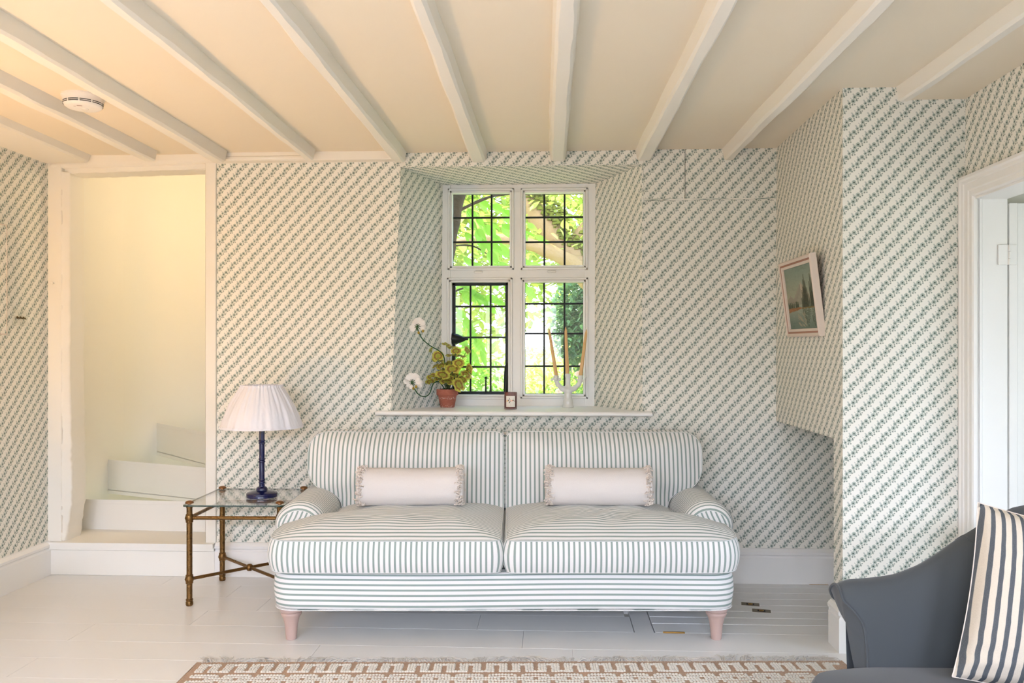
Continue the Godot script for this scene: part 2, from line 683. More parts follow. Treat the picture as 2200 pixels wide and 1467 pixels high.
func label_image() -> Image:
	var im := Image.create(96, 120, false, Image.FORMAT_RGB8)
	im.fill(Color(0.90, 0.88, 0.83))
	var dark := Color(0.13, 0.12, 0.12)
	line_on(im, Vector2(48, 50), Vector2(48, 112), 1.2, Color(0.55, 0.53, 0.50), 0.7)
	line_on(im, Vector2(40, 44), Vector2(34, 22), 3.2, Color(0.40, 0.42, 0.40))
	line_on(im, Vector2(42, 60), Vector2(33, 76), 3.6, dark)
	line_on(im, Vector2(30, 54), Vector2(22, 40), 2.8, dark)
	line_on(im, Vector2(20, 54), Vector2(32, 52), 3.0, dark)
	line_on(im, Vector2(8, 56), Vector2(18, 53), 5.5, Color(0.91, 0.66, 0.25))
	line_on(im, Vector2(48, 42), Vector2(48, 62), 2.4, Color(0.70, 0.45, 0.25))
	line_on(im, Vector2(54, 50), Vector2(64, 54), 7.0, Color(0.96, 0.78, 0.68))
	line_on(im, Vector2(66, 50), Vector2(80, 50), 3.6, Color(0.45, 0.30, 0.13))
	line_on(im, Vector2(80, 50), Vector2(90, 60), 3.0, Color(0.45, 0.30, 0.13))
	line_on(im, Vector2(70, 38), Vector2(78, 34), 2.2, Color(0.45, 0.45, 0.43))
	return im


func painting_image() -> Image:
	var w := 220
	var h := 160
	var im := Image.create(w, h, false, Image.FORMAT_RGB8)
	var r := RandomNumberGenerator.new()
	r.seed = 9
	for y in h:
		for x in w:
			var t := float(y) / h
			var c := Color(0.50, 0.56, 0.50).lerp(Color(0.62, 0.63, 0.54), smoothstep(0.0, 0.5, t))
			if t > 0.62:
				c = Color(0.56, 0.60, 0.53).lerp(Color(0.40, 0.47, 0.42), smoothstep(0.62, 1.0, t))
			im.set_pixel(x, y, c)
	for i in 260:      # brushed sky and water
		var y := r.randf() * h
		var p := Vector2(r.randf() * w, y)
		line_on(im, p, p + Vector2(r.randf_range(8, 26), r.randf_range(-2, 2)), r.randf_range(1.5, 4), im.get_pixelv(p.clamp(Vector2.ZERO, Vector2(w - 1, h - 1))).lightened(r.randf_range(-0.05, 0.09)), 0.35)
	for x in range(4, 190):      # peak with snow
		var top := 100.0
		top = min(top, 42 + absf(x - 122) * 0.62 + 3.0 * sin(x * 0.5) if absf(x - 122) < 70 else 100.0)
		top = min(top, 72 + absf(x - 30) * 0.4)
		for y in range(int(top), 98):
			var k := (y - top) / 55.0
			var c := Color(0.70, 0.62, 0.53).lerp(Color(0.47, 0.50, 0.44), clampf(k, 0, 1))
			if x > 118 and x - 118 < (y - 40) * 0.9 and k < 0.7 and int(x * 0.7 + y * 1.3 + 5 * sin(y * 0.4)) % 9 < 5:
				c = Color(0.80, 0.72, 0.62)
			if x <= 118 and k < 0.35:
				c = c.lerp(Color(0.46, 0.47, 0.43), 0.5)
			im.set_pixel(x, y, c.lerp(im.get_pixel(x, y), 0.2))
	for i in 60:      # far spruces
		var x := r.randf_range(4, 90)
		line_on(im, Vector2(x, 104), Vector2(x, 104 - r.randf_range(4, 16)), 1.6, Color(0.22, 0.27, 0.19), 0.8)
	for q in [[128, 62], [136, 54], [142, 36], [150, 24], [158, 40], [166, 58], [188, 44], [197, 26], [206, 36], [214, 50], [120, 82], [176, 74]]:
		for y in range(q[1], 106):
			var half: float = 1.0 + (y - q[1]) * 0.07
			line_on(im, Vector2(q[0] - half, y), Vector2(q[0] + half, y), 1.0, Color(0.14, 0.17, 0.11).lerp(Color(0.25, 0.26, 0.15), r.randf()), 0.9)
		for y in range(110, 110 + int((106 - q[1]) * 0.55)):
			if r.randf() < 0.8:
				im.set_pixel(clampi(q[0] + r.randi_range(-3, 3), 0, w - 1), clampi(y, 0, h - 1), Color(0.22, 0.26, 0.19))
				line_on(im, Vector2(q[0] - 2, y), Vector2(q[0] + 2, y), 1.0, Color(0.24, 0.28, 0.21), 0.6)
	for i in 70:      # shore
		var x := r.randf_range(2, 95)
		line_on(im, Vector2(x, r.randf_range(105, 118 - x * 0.1)), Vector2(x + 14, r.randf_range(105, 114 - x * 0.08)), 2.2, Color(0.50, 0.37, 0.22).lerp(Color(0.66, 0.42, 0.27), r.randf()), 0.7)
	for i in 40:
		var x := r.randf_range(110, 212)
		line_on(im, Vector2(x, 107), Vector2(x + 8, 107 + r.randf_range(-2, 2)), 1.8, Color(0.36, 0.36, 0.16).lerp(Color(0.55, 0.40, 0.22), r.randf()), 0.7)
	for i in 30:
		var p := Vector2(r.randf_range(70, 125), r.randf_range(118, 150))
		line_on(im, p, p + Vector2(12, 6), 2.0, Color(0.66, 0.60, 0.50), 0.4)
	return im


# ---------------------------------------------------------------- the room
const TW := 0.0686
const TH := 0.2184


func wq(mb: MB, a: Vector3, b: Vector3, c: Vector3, d: Vector3, face: Vector3, u: Vector3, up := Vector3.UP) -> void:
	var f := func(p: Vector3) -> Vector2: return Vector2(p.dot(u) / TW, -p.dot(up) / TH)
	mb.quad(a, b, c, d, face, f.call(a), f.call(b), f.call(c), f.call(d))


# an axis-aligned slab papered on every side
func paper_slab(mb: MB, lo: Vector3, hi: Vector3) -> void:
	var X := Vector3.RIGHT
	var Z := Vector3.BACK
	wq(mb, Vector3(lo.x, lo.y, hi.z), Vector3(hi.x, lo.y, hi.z), hi, Vector3(lo.x, hi.y, hi.z), Z, X)
	wq(mb, lo, Vector3(hi.x, lo.y, lo.z), Vector3(hi.x, hi.y, lo.z), Vector3(lo.x, hi.y, lo.z), -Z, X)
	wq(mb, lo, Vector3(lo.x, lo.y, hi.z), Vector3(lo.x, hi.y, hi.z), Vector3(lo.x, hi.y, lo.z), -X, Z)
	wq(mb, Vector3(hi.x, lo.y, hi.z), Vector3(hi.x, lo.y, lo.z), Vector3(hi.x, hi.y, lo.z), hi, X, -Z)
	wq(mb, lo, Vector3(hi.x, lo.y, lo.z), Vector3(hi.x, lo.y, hi.z), Vector3(lo.x, lo.y, hi.z), Vector3.DOWN, X, Z)
	wq(mb, Vector3(lo.x, hi.y, lo.z), Vector3(hi.x, hi.y, lo.z), hi, Vector3(lo.x, hi.y, hi.z), Vector3.UP, X, Z)


func slab(mb: MB, lo: Vector3, hi: Vector3, bev := 0.003) -> void:
	mb.box((lo + hi) / 2, hi - lo, bev)


func prism(mb: MB, poly: Array, y0: float, y1: float) -> void:
	var p2 := PackedVector2Array(poly)
	var t := Geometry2D.triangulate_polygon(p2)
	for i in range(0, t.size(), 3):
		for s in [[y1, Vector3.UP], [y0, Vector3.DOWN]]:
			var q := []
			for k in 3:
				q.append(Vector3(poly[t[i + k]].x, s[0], poly[t[i + k]].y))
			mb.tri(q[0], q[1], q[2], s[1], s[1], s[1], s[1])
	var mid := Vector2.ZERO
	for q in poly:
		mid += q / poly.size()
	for i in poly.size():
		var a: Vector2 = poly[i]
		var b: Vector2 = poly[(i + 1) % poly.size()]
		var out := (b - a).orthogonal().normalized()
		if out.dot((a + b) / 2 - mid) < 0:
			out = -out
		mb.quad(Vector3(a.x, y0, a.y), Vector3(b.x, y0, b.y), Vector3(b.x, y1, b.y), Vector3(a.x, y1, a.y), Vector3(out.x, 0, out.y))


# a moulding: profile of Vector2(out from the wall, height) swept from a to b
func moulding(mb: MB, prof: Array, a: Vector3, b: Vector3, out: Vector3, up := Vector3.UP) -> void:
	for i in prof.size() - 1:
		var p: Vector2 = prof[i]
		var q: Vector2 = prof[i + 1]
		var d := (q - p).normalized()
		mb.quad(a + out * p.x + up * p.y, b + out * p.x + up * p.y, b + out * q.x + up * q.y, a + out * q.x + up * q.y, out * d.y - up * d.x)
	for e in [[a, a - b], [b, b - a]]:
		for i in range(1, prof.size() - 1):
			var o := []
			for k in [0, i, i + 1]:
				o.append(e[0] + out * prof[k].x + up * prof[k].y)
			mb.tri(o[0], o[1], o[2], e[1], e[1].normalized(), e[1].normalized(), e[1].normalized())


const SKIRT := [Vector2(0, 0), Vector2(0.024, 0), Vector2(0.024, 0.145), Vector2(0.019, 0.152), Vector2(0.019, 0.158), Vector2(0.027, 0.164), Vector2(0.028, 0.178), Vector2(0.022, 0.186), Vector2(0.014, 0.195), Vector2(0, 0.197)]


func build_floor() -> void:
	var fl := setting("floor", "cream painted floorboards running along the room")
	var under := MB.new()
	slab(under, Vector3(XL - 0.2, -0.12, -4.95), Vector3(XR + 1.4, -0.024, ZR + 0.2), 0.0)
	part(fl, "subfloor", under, mats.floor_under)
	var r := RandomNumberGenerator.new()
	r.seed = 12
	var board := func(x0: float, x1: float, z0: float, z1: float, dy := 0.0, gap := 0.0022):
		var mb := MB.new()
		mb.box(Vector3((x0 + x1) / 2, -0.012 + dy, (z0 + z1) / 2), Vector3(x1 - x0 - gap, 0.024, z1 - z0 - gap), gap)
		part(fl, "plank", mb, mats.floor_paint)
	# narrow boards over the hatch by the back wall
	var rows := [-4.755, -4.64, -4.53, -4.42, -4.31, -4.205, -4.10, -4.0, -3.865]
	for i in rows.size() - 1:
		var split := 0.478
		board.call(split, XR + 0.1, rows[i], rows[i + 1], 0.0, 0.0045)
		if i < 5:
			board.call(0.36, split, rows[i], rows[i + 1], -0.001)
	# hatch border
	board.call(0.385, 0.478, -4.205, -3.865, -0.0012)
	# wide boards, with butt joints
	var z := -4.755
	var row := 0
	while z < -0.9:
		var w := 0.215 + r.randf_range(-0.015, 0.02)
		if row == 3:
			w = -3.865 - z
		var right: float = 0.36 if row < 3 else XR + 1.3
		if row == 3:
			right = 0.383
		if row < 4:
			w = [0.22, 0.225, 0.22, 0.225][row]
		var cuts := [XL - 0.1, -2.183 + (row % 2) * 0.456 + (0.7 if row % 3 == 2 else 0.0), -0.35 + (row % 3) * 0.22, right]
		for k in cuts.size() - 1:
			board.call(cuts[k], cuts[k + 1], z, z + w, r.randf_range(-0.0003, 0.0), 0.0009)
		z += w
		row += 1
	var mb := MB.new()
	mb.box(Vector3((XL + XR + 1.2) / 2, -0.012, (z + ZR + 0.1) / 2), Vector3(XR + 1.4 - XL, 0.024, ZR + 0.1 - z), 0.002)
	part(fl, "plank", mb, mats.floor_paint)
	# brass fittings let into the hatch
	var hz := [[0.567, -3.867, 0.10], [1.494, -4.712, 0.105]]
	for q in hz:
		var at := Vector3(q[0], 0, q[1])
		for s in [-1, 1]:
			var lf := MB.new()
			lf.box(at + Vector3(0, 0.0008, s * 0.006), Vector3(q[2], 0.0016, 0.010), 0.0004)
			for k in 3:
				lf.lathe([Vector2(0, 0.0016), Vector2(0.003, 0.0017), Vector2(0, 0.0022)], 8, at + Vector3((k - 1) * q[2] * 0.35, 0, s * 0.006))
			if s > 0:
				lf.tube([at + Vector3(-q[2] / 2, 0.001, 0), at + Vector3(q[2] / 2, 0.001, 0)], [0.0028], 8)
			part(fl, "hatch_hinge", lf, mats.hinge_brass).set_meta("label", "brass hinge let into the painted boards")
	var pulls := [[1.025, -4.322, "small flush brass pull let into a floorboard, nearer the skirting"], [1.055, -4.215, "small flush brass pull let into a floorboard, farther from the skirting"]]
	for q in pulls:
		var t := thing("flush_pull", q[2], "floor pull", Vector3(q[0], 0, q[1]), -12.0)
		var pl := MB.new()
		for s in [-1, 1]:
			pl.box(Vector3(s * 0.032, 0.0006, 0), Vector3(0.026, 0.0012, 0.05), 0.0004)
			pl.box(Vector3(0, 0.0006, s * 0.02), Vector3(0.04, 0.0012, 0.012), 0.0004)
		part(t, "plate", pl, mats.dull_brass)
		var cup := MB.new()
		cup.box(Vector3(0, 0.0004, 0), Vector3(0.038, 0.0006, 0.028), 0.0002)
		part(t, "recess", cup, mats.dark_slot)
		var ring := MB.new()
		var pts := []
		for k in 13:
			pts.append(Vector3(cos(TAU * k / 12) * 0.011, 0.0016, sin(TAU * k / 12) * 0.008))
		ring.tube(pts, [0.0017], 6, false)
		part(t, "ring", ring, mats.hinge_brass)


# near and far are the bottom's x range at z = -2.5 and z = -4.65
func beam(parent: Node3D, near: Array, far: Array, t: float, zend: float, seed_: int, wob := 1.0) -> void:
	var f := FastNoiseLite.new()
	f.seed = seed_
	f.frequency = 1.1
	var strips := [[], [], [], [], []]
	var n := 72
	for i in n + 1:
		var z: float = lerp(ZR + 0.05, zend, float(i) / n)
		var k := (z + 2.5) / (-2.15)
		var l: float = lerp(near[0], far[0], k) + f.get_noise_2d(z, 3.0) * 0.006 * wob
		var r: float = lerp(near[1], far[1], k) + f.get_noise_2d(z, 9.0) * 0.008 * wob
		var tb := t + f.get_noise_2d(z, 15.0) * 0.006 * wob
		var c: float = 0.010 + 0.006 * f.get_noise_2d(z * 3.0, 30.0) * wob
		var fl := 0.014
		var y := YC
		var q := [Vector3(l - fl, y + 0.01, z), Vector3(l - 0.002, y - tb + c, z), Vector3(l + c * 0.9, y - tb, z), Vector3(r - c * 0.9, y - tb, z), Vector3(r + 0.002, y - tb + c, z), Vector3(r + fl, y + 0.01, z)]
		for s in 5:
			strips[s].append(PackedVector3Array([q[s], q[s + 1]]))
	var mb := MB.new()
	var dirs := [Vector3(-1, -0.2, 0), Vector3(-1, -1, 0), Vector3.DOWN, Vector3(1, -1, 0), Vector3(1, -0.2, 0)]
	for s in 5:
		mb.grid(strips[s], [], false, false, dirs[s])
	var e := []
	for s in 5:
		e.append(strips[s][n][0])
	e.append(strips[4][n][1])
	for k in range(1, 5):
		mb.tri(e[0], e[k], e[k + 1], Vector3.FORWARD, Vector3.FORWARD, Vector3.FORWARD, Vector3.FORWARD)
	part(parent, "beam", mb, mats.beam_paint)


func build_ceiling() -> void:
	var ce := setting("ceiling", "low cream plaster ceiling with white painted beams")
	var mb := MB.new()
	slab(mb, Vector3(XL - 0.2, YC, ZW - 0.02), Vector3(XR + 0.2, YC + 0.15, ZR + 0.2), 0.0)
	part(ce, "plaster", mb, mats.plaster)
	beam(ce, [-2.98, -2.665], [-2.98, -2.69], 0.046, ZW + 0.04, 2, 0.5)
	beam(ce, [-2.315, -2.245], [-2.32, -2.255], 0.062, ZW + 0.12, 3)
	beam(ce, [-1.925, -1.855], [-1.93, -1.865], 0.066, ZW + 0.09, 4)
	beam(ce, [-1.40, -1.348], [-1.395, -1.345], 0.062, ZW + 0.11, 5)
	beam(ce, [-0.912, -0.862], [-0.905, -0.845], 0.060, ZW + 0.02, 6)
	beam(ce, [-0.44, -0.392], [-0.458, -0.382], 0.058, ZW - 0.01, 7)
	beam(ce, [0.017, 0.081], [-0.003, 0.075], 0.058, ZW - 0.01, 8)
	beam(ce, [0.522, 0.576], [0.488, 0.563], 0.062, ZW - 0.01, 9)
	beam(ce, [1.015, 1.07], [0.975, 1.03], 0.064, ZW - 0.01, 10)
	beam(ce, [1.525, 1.58], [1.49, 1.515], 0.064, ZB - 0.01, 11)
	var so := MB.new()
	slab(so, Vector3(1.535, YC - 0.056, ZB - 0.01), Vector3(XR + 0.05, YC + 0.01, ZR + 0.05), 0.006)
	part(ce, "soffit", so, mats.plaster)
	# plate along the head of the back wall, left of the window
	var pl := MB.new()
	slab(pl, Vector3(-1.965, YC - 0.05, ZW - 0.01), Vector3(-0.875, YC + 0.01, ZW + 0.055), 0.006)
	slab(pl, Vector3(-1.965, YC - 0.045, ZW - 0.01), Vector3(-1.40, YC - 0.02, ZW + 0.062), 0.008)
	part(ce, "wall_plate", pl, mats.beam_paint)


func build_walls() -> void:
	# back wall with the splayed window opening
	var wb := setting("wall_back", "papered back wall with a deep splayed window recess")
	var mb := MB.new()
	var X := Vector3.RIGHT
	var x0 := -1.951
	var x1 := XR + 0.02
	var hl := [Vector3(-0.925, 0.95, ZW), Vector3(-0.868, 2.368, ZW)]
	var hr := [Vector3(0.517, 0.95, ZW), Vector3(0.512, 2.368, ZW)]
	var il := [Vector3(-0.70, 0.95, -5.2), Vector3(-0.688, 2.357, -5.2)]
	var ir := [Vector3(0.268, 0.95, -5.2), Vector3(0.275, 2.357, -5.2)]
	var B := Vector3.BACK
	wq(mb, Vector3(x0, -0.02, ZW), Vector3(x1, -0.02, ZW), Vector3(x1, 0.95, ZW), Vector3(x0, 0.95, ZW), B, X)
	wq(mb, Vector3(x0, 0.95, ZW), hl[0], hl[1], Vector3(x0, 2.368, ZW), B, X)
	wq(mb, hr[0], Vector3(x1, 0.95, ZW), Vector3(x1, 2.368, ZW), hr[1], B, X)
	wq(mb, Vector3(x0, 2.368, ZW), Vector3(x1, 2.368, ZW), Vector3(x1, YC + 0.02, ZW), Vector3(x0, YC + 0.02, ZW), B, X)
	var ul := Vector3(0.24, 0, -0.47).normalized()
	var ur := Vector3(0.24, 0, 0.47).normalized()
	wq(mb, hl[0], il[0], il[1], hl[1], Vector3(1, 0, 0.4), ul)
	wq(mb, ir[0], hr[0], hr[1], ir[1], Vector3(-1, 0, 0.4), ur)
	wq(mb, hl[1], hr[1], ir[1], il[1], Vector3.DOWN, X, Vector3.FORWARD)
	part(wb, "papered_face", mb, mats.wallpaper)
	var ob := MB.new()
	var ze := -5.34
	slab(ob, Vector3(x0, -0.3, ze), Vector3(-0.94, YC + 0.5, ZW - 0.006), 0.0)
	slab(ob, Vector3(-0.95, -0.3, ze), Vector3(-0.72, YC + 0.5, -5.225), 0.0)
	slab(ob, Vector3(0.29, -0.3, ze), Vector3(0.54, YC + 0.5, -5.225), 0.0)
	slab(ob, Vector3(0.53, -0.3, ze), Vector3(x1 + 0.6, YC + 0.5, ZW - 0.006), 0.0)
	slab(ob, Vector3(-0.95, -0.3, ze), Vector3(0.54, 0.93, ZW - 0.006), 0.0)
	slab(ob, Vector3(-0.95, 2.375, ze), Vector3(0.54, YC + 0.5, ZW - 0.006), 0.0)
	part(wb, "masonry", ob, mats.render_outside)
	# papered boards boxed in over the right half of the wall
	for q in [[0.522, 0.752], [0.757, XB + 0.01]]:
		var pb := MB.new()
		paper_slab(pb, Vector3(q[0], 2.172, ZW - 0.005), Vector3(q[1], YC + 0.01, ZW + 0.010))
		part(wb, "papered_panel", pb, mats.wallpaper)
	var bead := MB.new()
	bead.tube([Vector3(0.522, 2.166, ZW + 0.004), Vector3(0.9, 2.169, ZW + 0.005), Vector3(XB, 2.171, ZW + 0.005)], [0.006], 8)
	part(wb, "papered_bead", bead, mats.wallpaper)
	# left wall
	var wl := setting("wall_left", "papered side wall beside the stair opening")
	mb = MB.new()
	paper_slab(mb, Vector3(XL - 0.16, -0.02, ZW), Vector3(XL, YC + 0.02, ZR + 0.16))
	part(wl, "papered_face", mb, mats.wallpaper)
	# boxed-in stair at the right, with a recess underneath
	var wx := setting("wall_stair_box", "papered boxed-in stair with a low recess under it")
	mb = MB.new()
	var Z := Vector3.BACK
	var yu := 0.915
	var zs := -3.775
	wq(mb, Vector3(XB, yu, ZW), Vector3(XB, yu, zs), Vector3(XB, YC + 0.01, zs), Vector3(XB, YC + 0.01, ZW), -X, Z)
	wq(mb, Vector3(XB, -0.01, zs), Vector3(XB, -0.01, ZB), Vector3(XB, YC + 0.01, ZB), Vector3(XB, YC + 0.01, zs), -X, Z)
	wq(mb, Vector3(XB, -0.01, ZB), Vector3(XR + 0.02, -0.01, ZB), Vector3(XR + 0.02, YC + 0.01, ZB), Vector3(XB, YC + 0.01, ZB), Z, X)
	wq(mb, Vector3(XB, yu, ZW), Vector3(XR + 0.02, yu, ZW), Vector3(XR + 0.02, yu, zs), Vector3(XB, yu, zs), Vector3.DOWN, X, Z)
	wq(mb, Vector3(XB, -0.01, zs), Vector3(XR + 0.02, -0.01, zs), Vector3(XR + 0.02, yu, zs), Vector3(XB, yu, zs), -Z, X)
	wq(mb, Vector3(XR, -0.01, ZW), Vector3(XR, -0.01, zs), Vector3(XR, yu, zs), Vector3(XR, yu, ZW), -X, Z)
	part(wx, "papered_face", mb, mats.wallpaper)
	var fill := MB.new()
	slab(fill, Vector3(XB + 0.006, yu + 0.006, ZW + 0.002), Vector3(XR + 0.15, YC + 0.1, ZB - 0.006), 0.0)
	slab(fill, Vector3(XB + 0.006, -0.02, zs + 0.004), Vector3(XR + 0.15, yu + 0.05, ZB - 0.006), 0.0)
	slab(fill, Vector3(XR + 0.004, -0.02, ZW - 0.02), Vector3(XR + 0.15, yu + 0.05, zs), 0.0)
	part(wx, "studwork", fill, mats.render_outside)
	# right wall round the doorway
	var wr := setting("wall_right", "papered side wall with a white doorway")
	mb = MB.new()
	paper_slab(mb, Vector3(XR, -0.02, ZB - 0.02), Vector3(XR + 0.13, YC + 0.02, -3.585))
	paper_slab(mb, Vector3(XR, 1.97, -3.585), Vector3(XR + 0.13, YC + 0.02, -2.72))
	paper_slab(mb, Vector3(XR, -0.02, -2.72), Vector3(XR + 0.13, YC + 0.02, ZR + 0.16))
	part(wr, "papered_face", mb, mats.wallpaper)
	# wall behind the camera with three windows
	var wn := setting("wall_rear", "papered wall with three windows opposite the sofa")
	mb = MB.new()
	paper_slab(mb, Vector3(XL - 0.16, -0.02, ZR), Vector3(XR + 0.16, 0.85, ZR + 0.15))
	paper_slab(mb, Vector3(XL - 0.16, 2.15, ZR), Vector3(XR + 0.16, YC + 0.02, ZR + 0.15))
	var xs := [XL - 0.16, -2.75, -1.35, -0.95, 0.15, 0.55, 1.6, XR + 0.16]
	for i in range(0, 8, 2):
		paper_slab(mb, Vector3(xs[i], 0.85, ZR), Vector3(xs[i + 1], 2.15, ZR + 0.15))
	paper_slab(mb, Vector3(-0.95, 2.05, ZR), Vector3(0.15, 2.15, ZR + 0.15))
	part(wn, "papered_face", mb, mats.wallpaper)
	for i in REAR.size():
		var w: Array = REAR[i]
		var t := setting("window_%d" % (i + 2), "white casement window in the wall opposite the sofa")
		var fm := MB.new()
		var zc := ZR + 0.06
		for x in [w[0] + 0.025, w[1] - 0.025]:
			fm.box(Vector3(x, (w[2] + w[3]) / 2, zc), Vector3(0.05, w[3] - w[2], 0.06), 0.004)
		for y in [w[2] + 0.025, w[3] - 0.025]:
			fm.box(Vector3((w[0] + w[1]) / 2, y, zc), Vector3(w[1] - w[0], 0.05, 0.06), 0.004)
		fm.box(Vector3((w[0] + w[1]) / 2, (w[2] + w[3]) / 2, zc), Vector3(0.05, w[3] - w[2], 0.05), 0.004)
		part(t, "frame", fm, mats.trim_paint)
		var bars := MB.new()
		for k in 2:
			bars.box(Vector3((w[0] + w[1]) / 2, lerpf(w[2], w[3], (k + 1) / 3.0), zc), Vector3(w[1] - w[0] - 0.06, 0.02, 0.03), 0.002)
		part(t, "glazing_bar", bars, mats.trim_paint)
	# skirtings
	var sb := setting("baseboard_back", "white moulded skirting along the back wall")
	mb = MB.new()
	moulding(mb, SKIRT, Vector3(-1.951, 0, ZW), Vector3(XR, 0, ZW), Vector3.BACK)
	part(sb, "board", mb, mats.trim_paint)
	var sl := setting("baseboard_left", "white moulded skirting along the side wall by the stair")
	mb = MB.new()
	moulding(mb, SKIRT, Vector3(XL, 0, ZW + 0.02), Vector3(XL, 0, ZR), Vector3.RIGHT)
	part(sl, "board", mb, mats.trim_paint)
	var sx := setting("baseboard_right", "white moulded skirting round the foot of the boxed-in stair")
	mb = MB.new()
	for k in SKIRT.size() - 1:
		var o: Vector2 = SKIRT[k]
		var q: Vector2 = SKIRT[k + 1]
		var dd := (q - o).normalized()
		mb.quad(Vector3(XB - o.x, o.y, zs), Vector3(XB - o.x, o.y, ZB + o.x), Vector3(XB - q.x, q.y, ZB + q.x), Vector3(XB - q.x, q.y, zs), Vector3.LEFT * dd.y - Vector3.UP * dd.x)
		mb.quad(Vector3(XB - o.x, o.y, ZB + o.x), Vector3(XR, o.y, ZB + o.x), Vector3(XR, q.y, ZB + q.x), Vector3(XB - q.x, q.y, ZB + q.x), Vector3.BACK * dd.y - Vector3.UP * dd.x)
	slab(mb, Vector3(XB - 0.022, 0, zs - 0.001), Vector3(XB + 0.01, 0.19, zs + 0.004), 0.001)
	moulding(mb, SKIRT, Vector3(XR, 0, -2.60), Vector3(XR, 0, ZR), Vector3.LEFT)
	part(sx, "board", mb, mats.trim_paint)


func build_stairs() -> void:
	# timber round the opening
	var tr := setting("trim_1", "white painted timber posts and lintel round the stair opening")
	var f := FastNoiseLite.new()
	f.seed = 44
	f.frequency = 2.6
	var post := MB.new()
	slab(post, Vector3(XL - 0.01, 0.19, ZW - 0.10), Vector3(XL + 0.082, 2.42, ZW + 0.018), 0.006)
	part(tr, "post", post, mats.beam_paint)
	# rough inner edge of the left post
	var rough := MB.new()
	var g := []
	var n := 90
	for i in n + 1:
		var y := lerpf(0.19, 2.36, float(i) / n)
		var deep := smoothstep(1.25, 0.55, y)
		var ed: float = 0.118 + f.get_noise_2d(y * 3.0, 0.0) * 0.006 + deep * (0.010 * f.get_noise_2d(y * 14.0, 5.0) + 0.012) - 0.03 * smoothstep(0.45, 0.19, y)
		var inn: float = 0.094 + deep * 0.018 * f.get_noise_2d(y * 9.0, 30.0) + 0.01 * f.get_noise_2d(y * 2.0, 50.0)
		g.append(PackedVector3Array([Vector3(XL + 0.07, y, ZW + 0.012), Vector3(XL + inn - 0.012, y, ZW + 0.014 + 0.004 * f.get_noise_2d(y * 5, 70.0)), Vector3(XL + inn, y, ZW + 0.002), Vector3(XL + ed - 0.008, y, ZW - 0.004), Vector3(XL + ed, y, ZW - 0.016), Vector3(XL + ed, y, ZW - 0.15)]))
	rough.grid(g, [], false, false, Vector3(0.3, 0, 1))
	part(tr, "plaster_edge", rough, mats.beam_paint)
	var pr := MB.new()
	slab(pr, Vector3(-2.014, 0.19, ZW - 0.14), Vector3(-1.949, 2.42, ZW + 0.012), 0.006)
	part(tr, "post", pr, mats.beam_paint)
	# sagging lintel
	var lin := MB.new()
	var bot := []
	var fr_ := []
	var fr2 := []
	for i in 41:
		var x := lerpf(XL, -1.95, i / 40.0)
		var k := i / 40.0
		var yb: float = lerp(2.352, 2.374, k) + 0.004 * f.get_noise_2d(x * 4.0, 90.0)
		bot.append(PackedVector3Array([Vector3(x, yb, ZW - 0.15), Vector3(x, yb, ZW - 0.012)]))
		fr_.append(PackedVector3Array([Vector3(x, yb, ZW - 0.012), Vector3(x, yb + 0.03 + 0.003 * f.get_noise_2d(x * 3, 9.0), ZW - 0.012)]))
		fr2.append(PackedVector3Array([Vector3(x, yb + 0.028, ZW - 0.012), Vector3(x, yb + 0.03, ZW + 0.018 + 0.003 * f.get_noise_2d(x * 5, 3.0)), Vector3(x, yb + 0.055, ZW + 0.02 + 0.006 * f.get_noise_2d(x * 3, 5.0)), Vector3(x, YC + 0.01, ZW + 0.03)]))
	lin.grid(bot, [], false, false, Vector3.DOWN)
	lin.grid(fr_, [], false, false, Vector3.BACK)
	lin.grid(fr2, [], false, false, Vector3(0, -0.3, 1))
	part(tr, "lintel", lin, mats.beam_paint)
	# well
	var w := setting("wall_stairwell", "cream plaster walls of the enclosed winding stair")
	var mb := MB.new()
	var xl := -2.985
	slab(mb, Vector3(xl - 0.15, -0.1, -6.35), Vector3(xl, 3.5, ZW - 0.05), 0.0)
	slab(mb, Vector3(xl - 0.15, -0.1, -6.35), Vector3(-1.0, 3.5, -6.18), 0.0)
	var cv := []
	for k in 15:
		var an := PI / 2 * k / 14.0
		var q := Vector3(xl + 0.55 - 0.55 * cos(an), 0, -6.18 + 0.55 - 0.55 * sin(an))
		cv.append(PackedVector3Array([q + Vector3(0, -0.1, 0), q + Vector3(0, 3.45, 0)]))
	mb.grid(cv, [], false, false, Vector3(1, 0, 1))
	slab(mb, Vector3(-1.15, -0.1, -6.35), Vector3(-1.0, 3.5, -5.30), 0.0)
	slab(mb, Vector3(-1.97, -0.1, -5.36), Vector3(-1.0, 3.5, -5.33), 0.0)
	slab(mb, Vector3(-1.975, -0.1, -5.36), Vector3(-1.955, 3.5, ZW - 0.05), 0.0)
	slab(mb, Vector3(xl - 0.15, YC - 0.08, ZW - 0.15), Vector3(-1.0, 3.5, ZW - 0.03), 0.0)
	slab(mb, Vector3(xl - 0.15, 3.4, -6.35), Vector3(-1.0, 3.55, ZW), 0.0)
	part(w, "plaster", mb, mats.stair_paint)
	# the steps
	var s := thing("winding_staircase", "cream painted winding stair rising inside the white timber opening", "staircase")
	var piv := Vector2(-1.985, -5.02)
	var hs := [0.192, 0.378, 0.578, 0.782, 0.98]
	var ang := [0.0, 3.5, 23.5, 46.0, 70.0, 92.0]
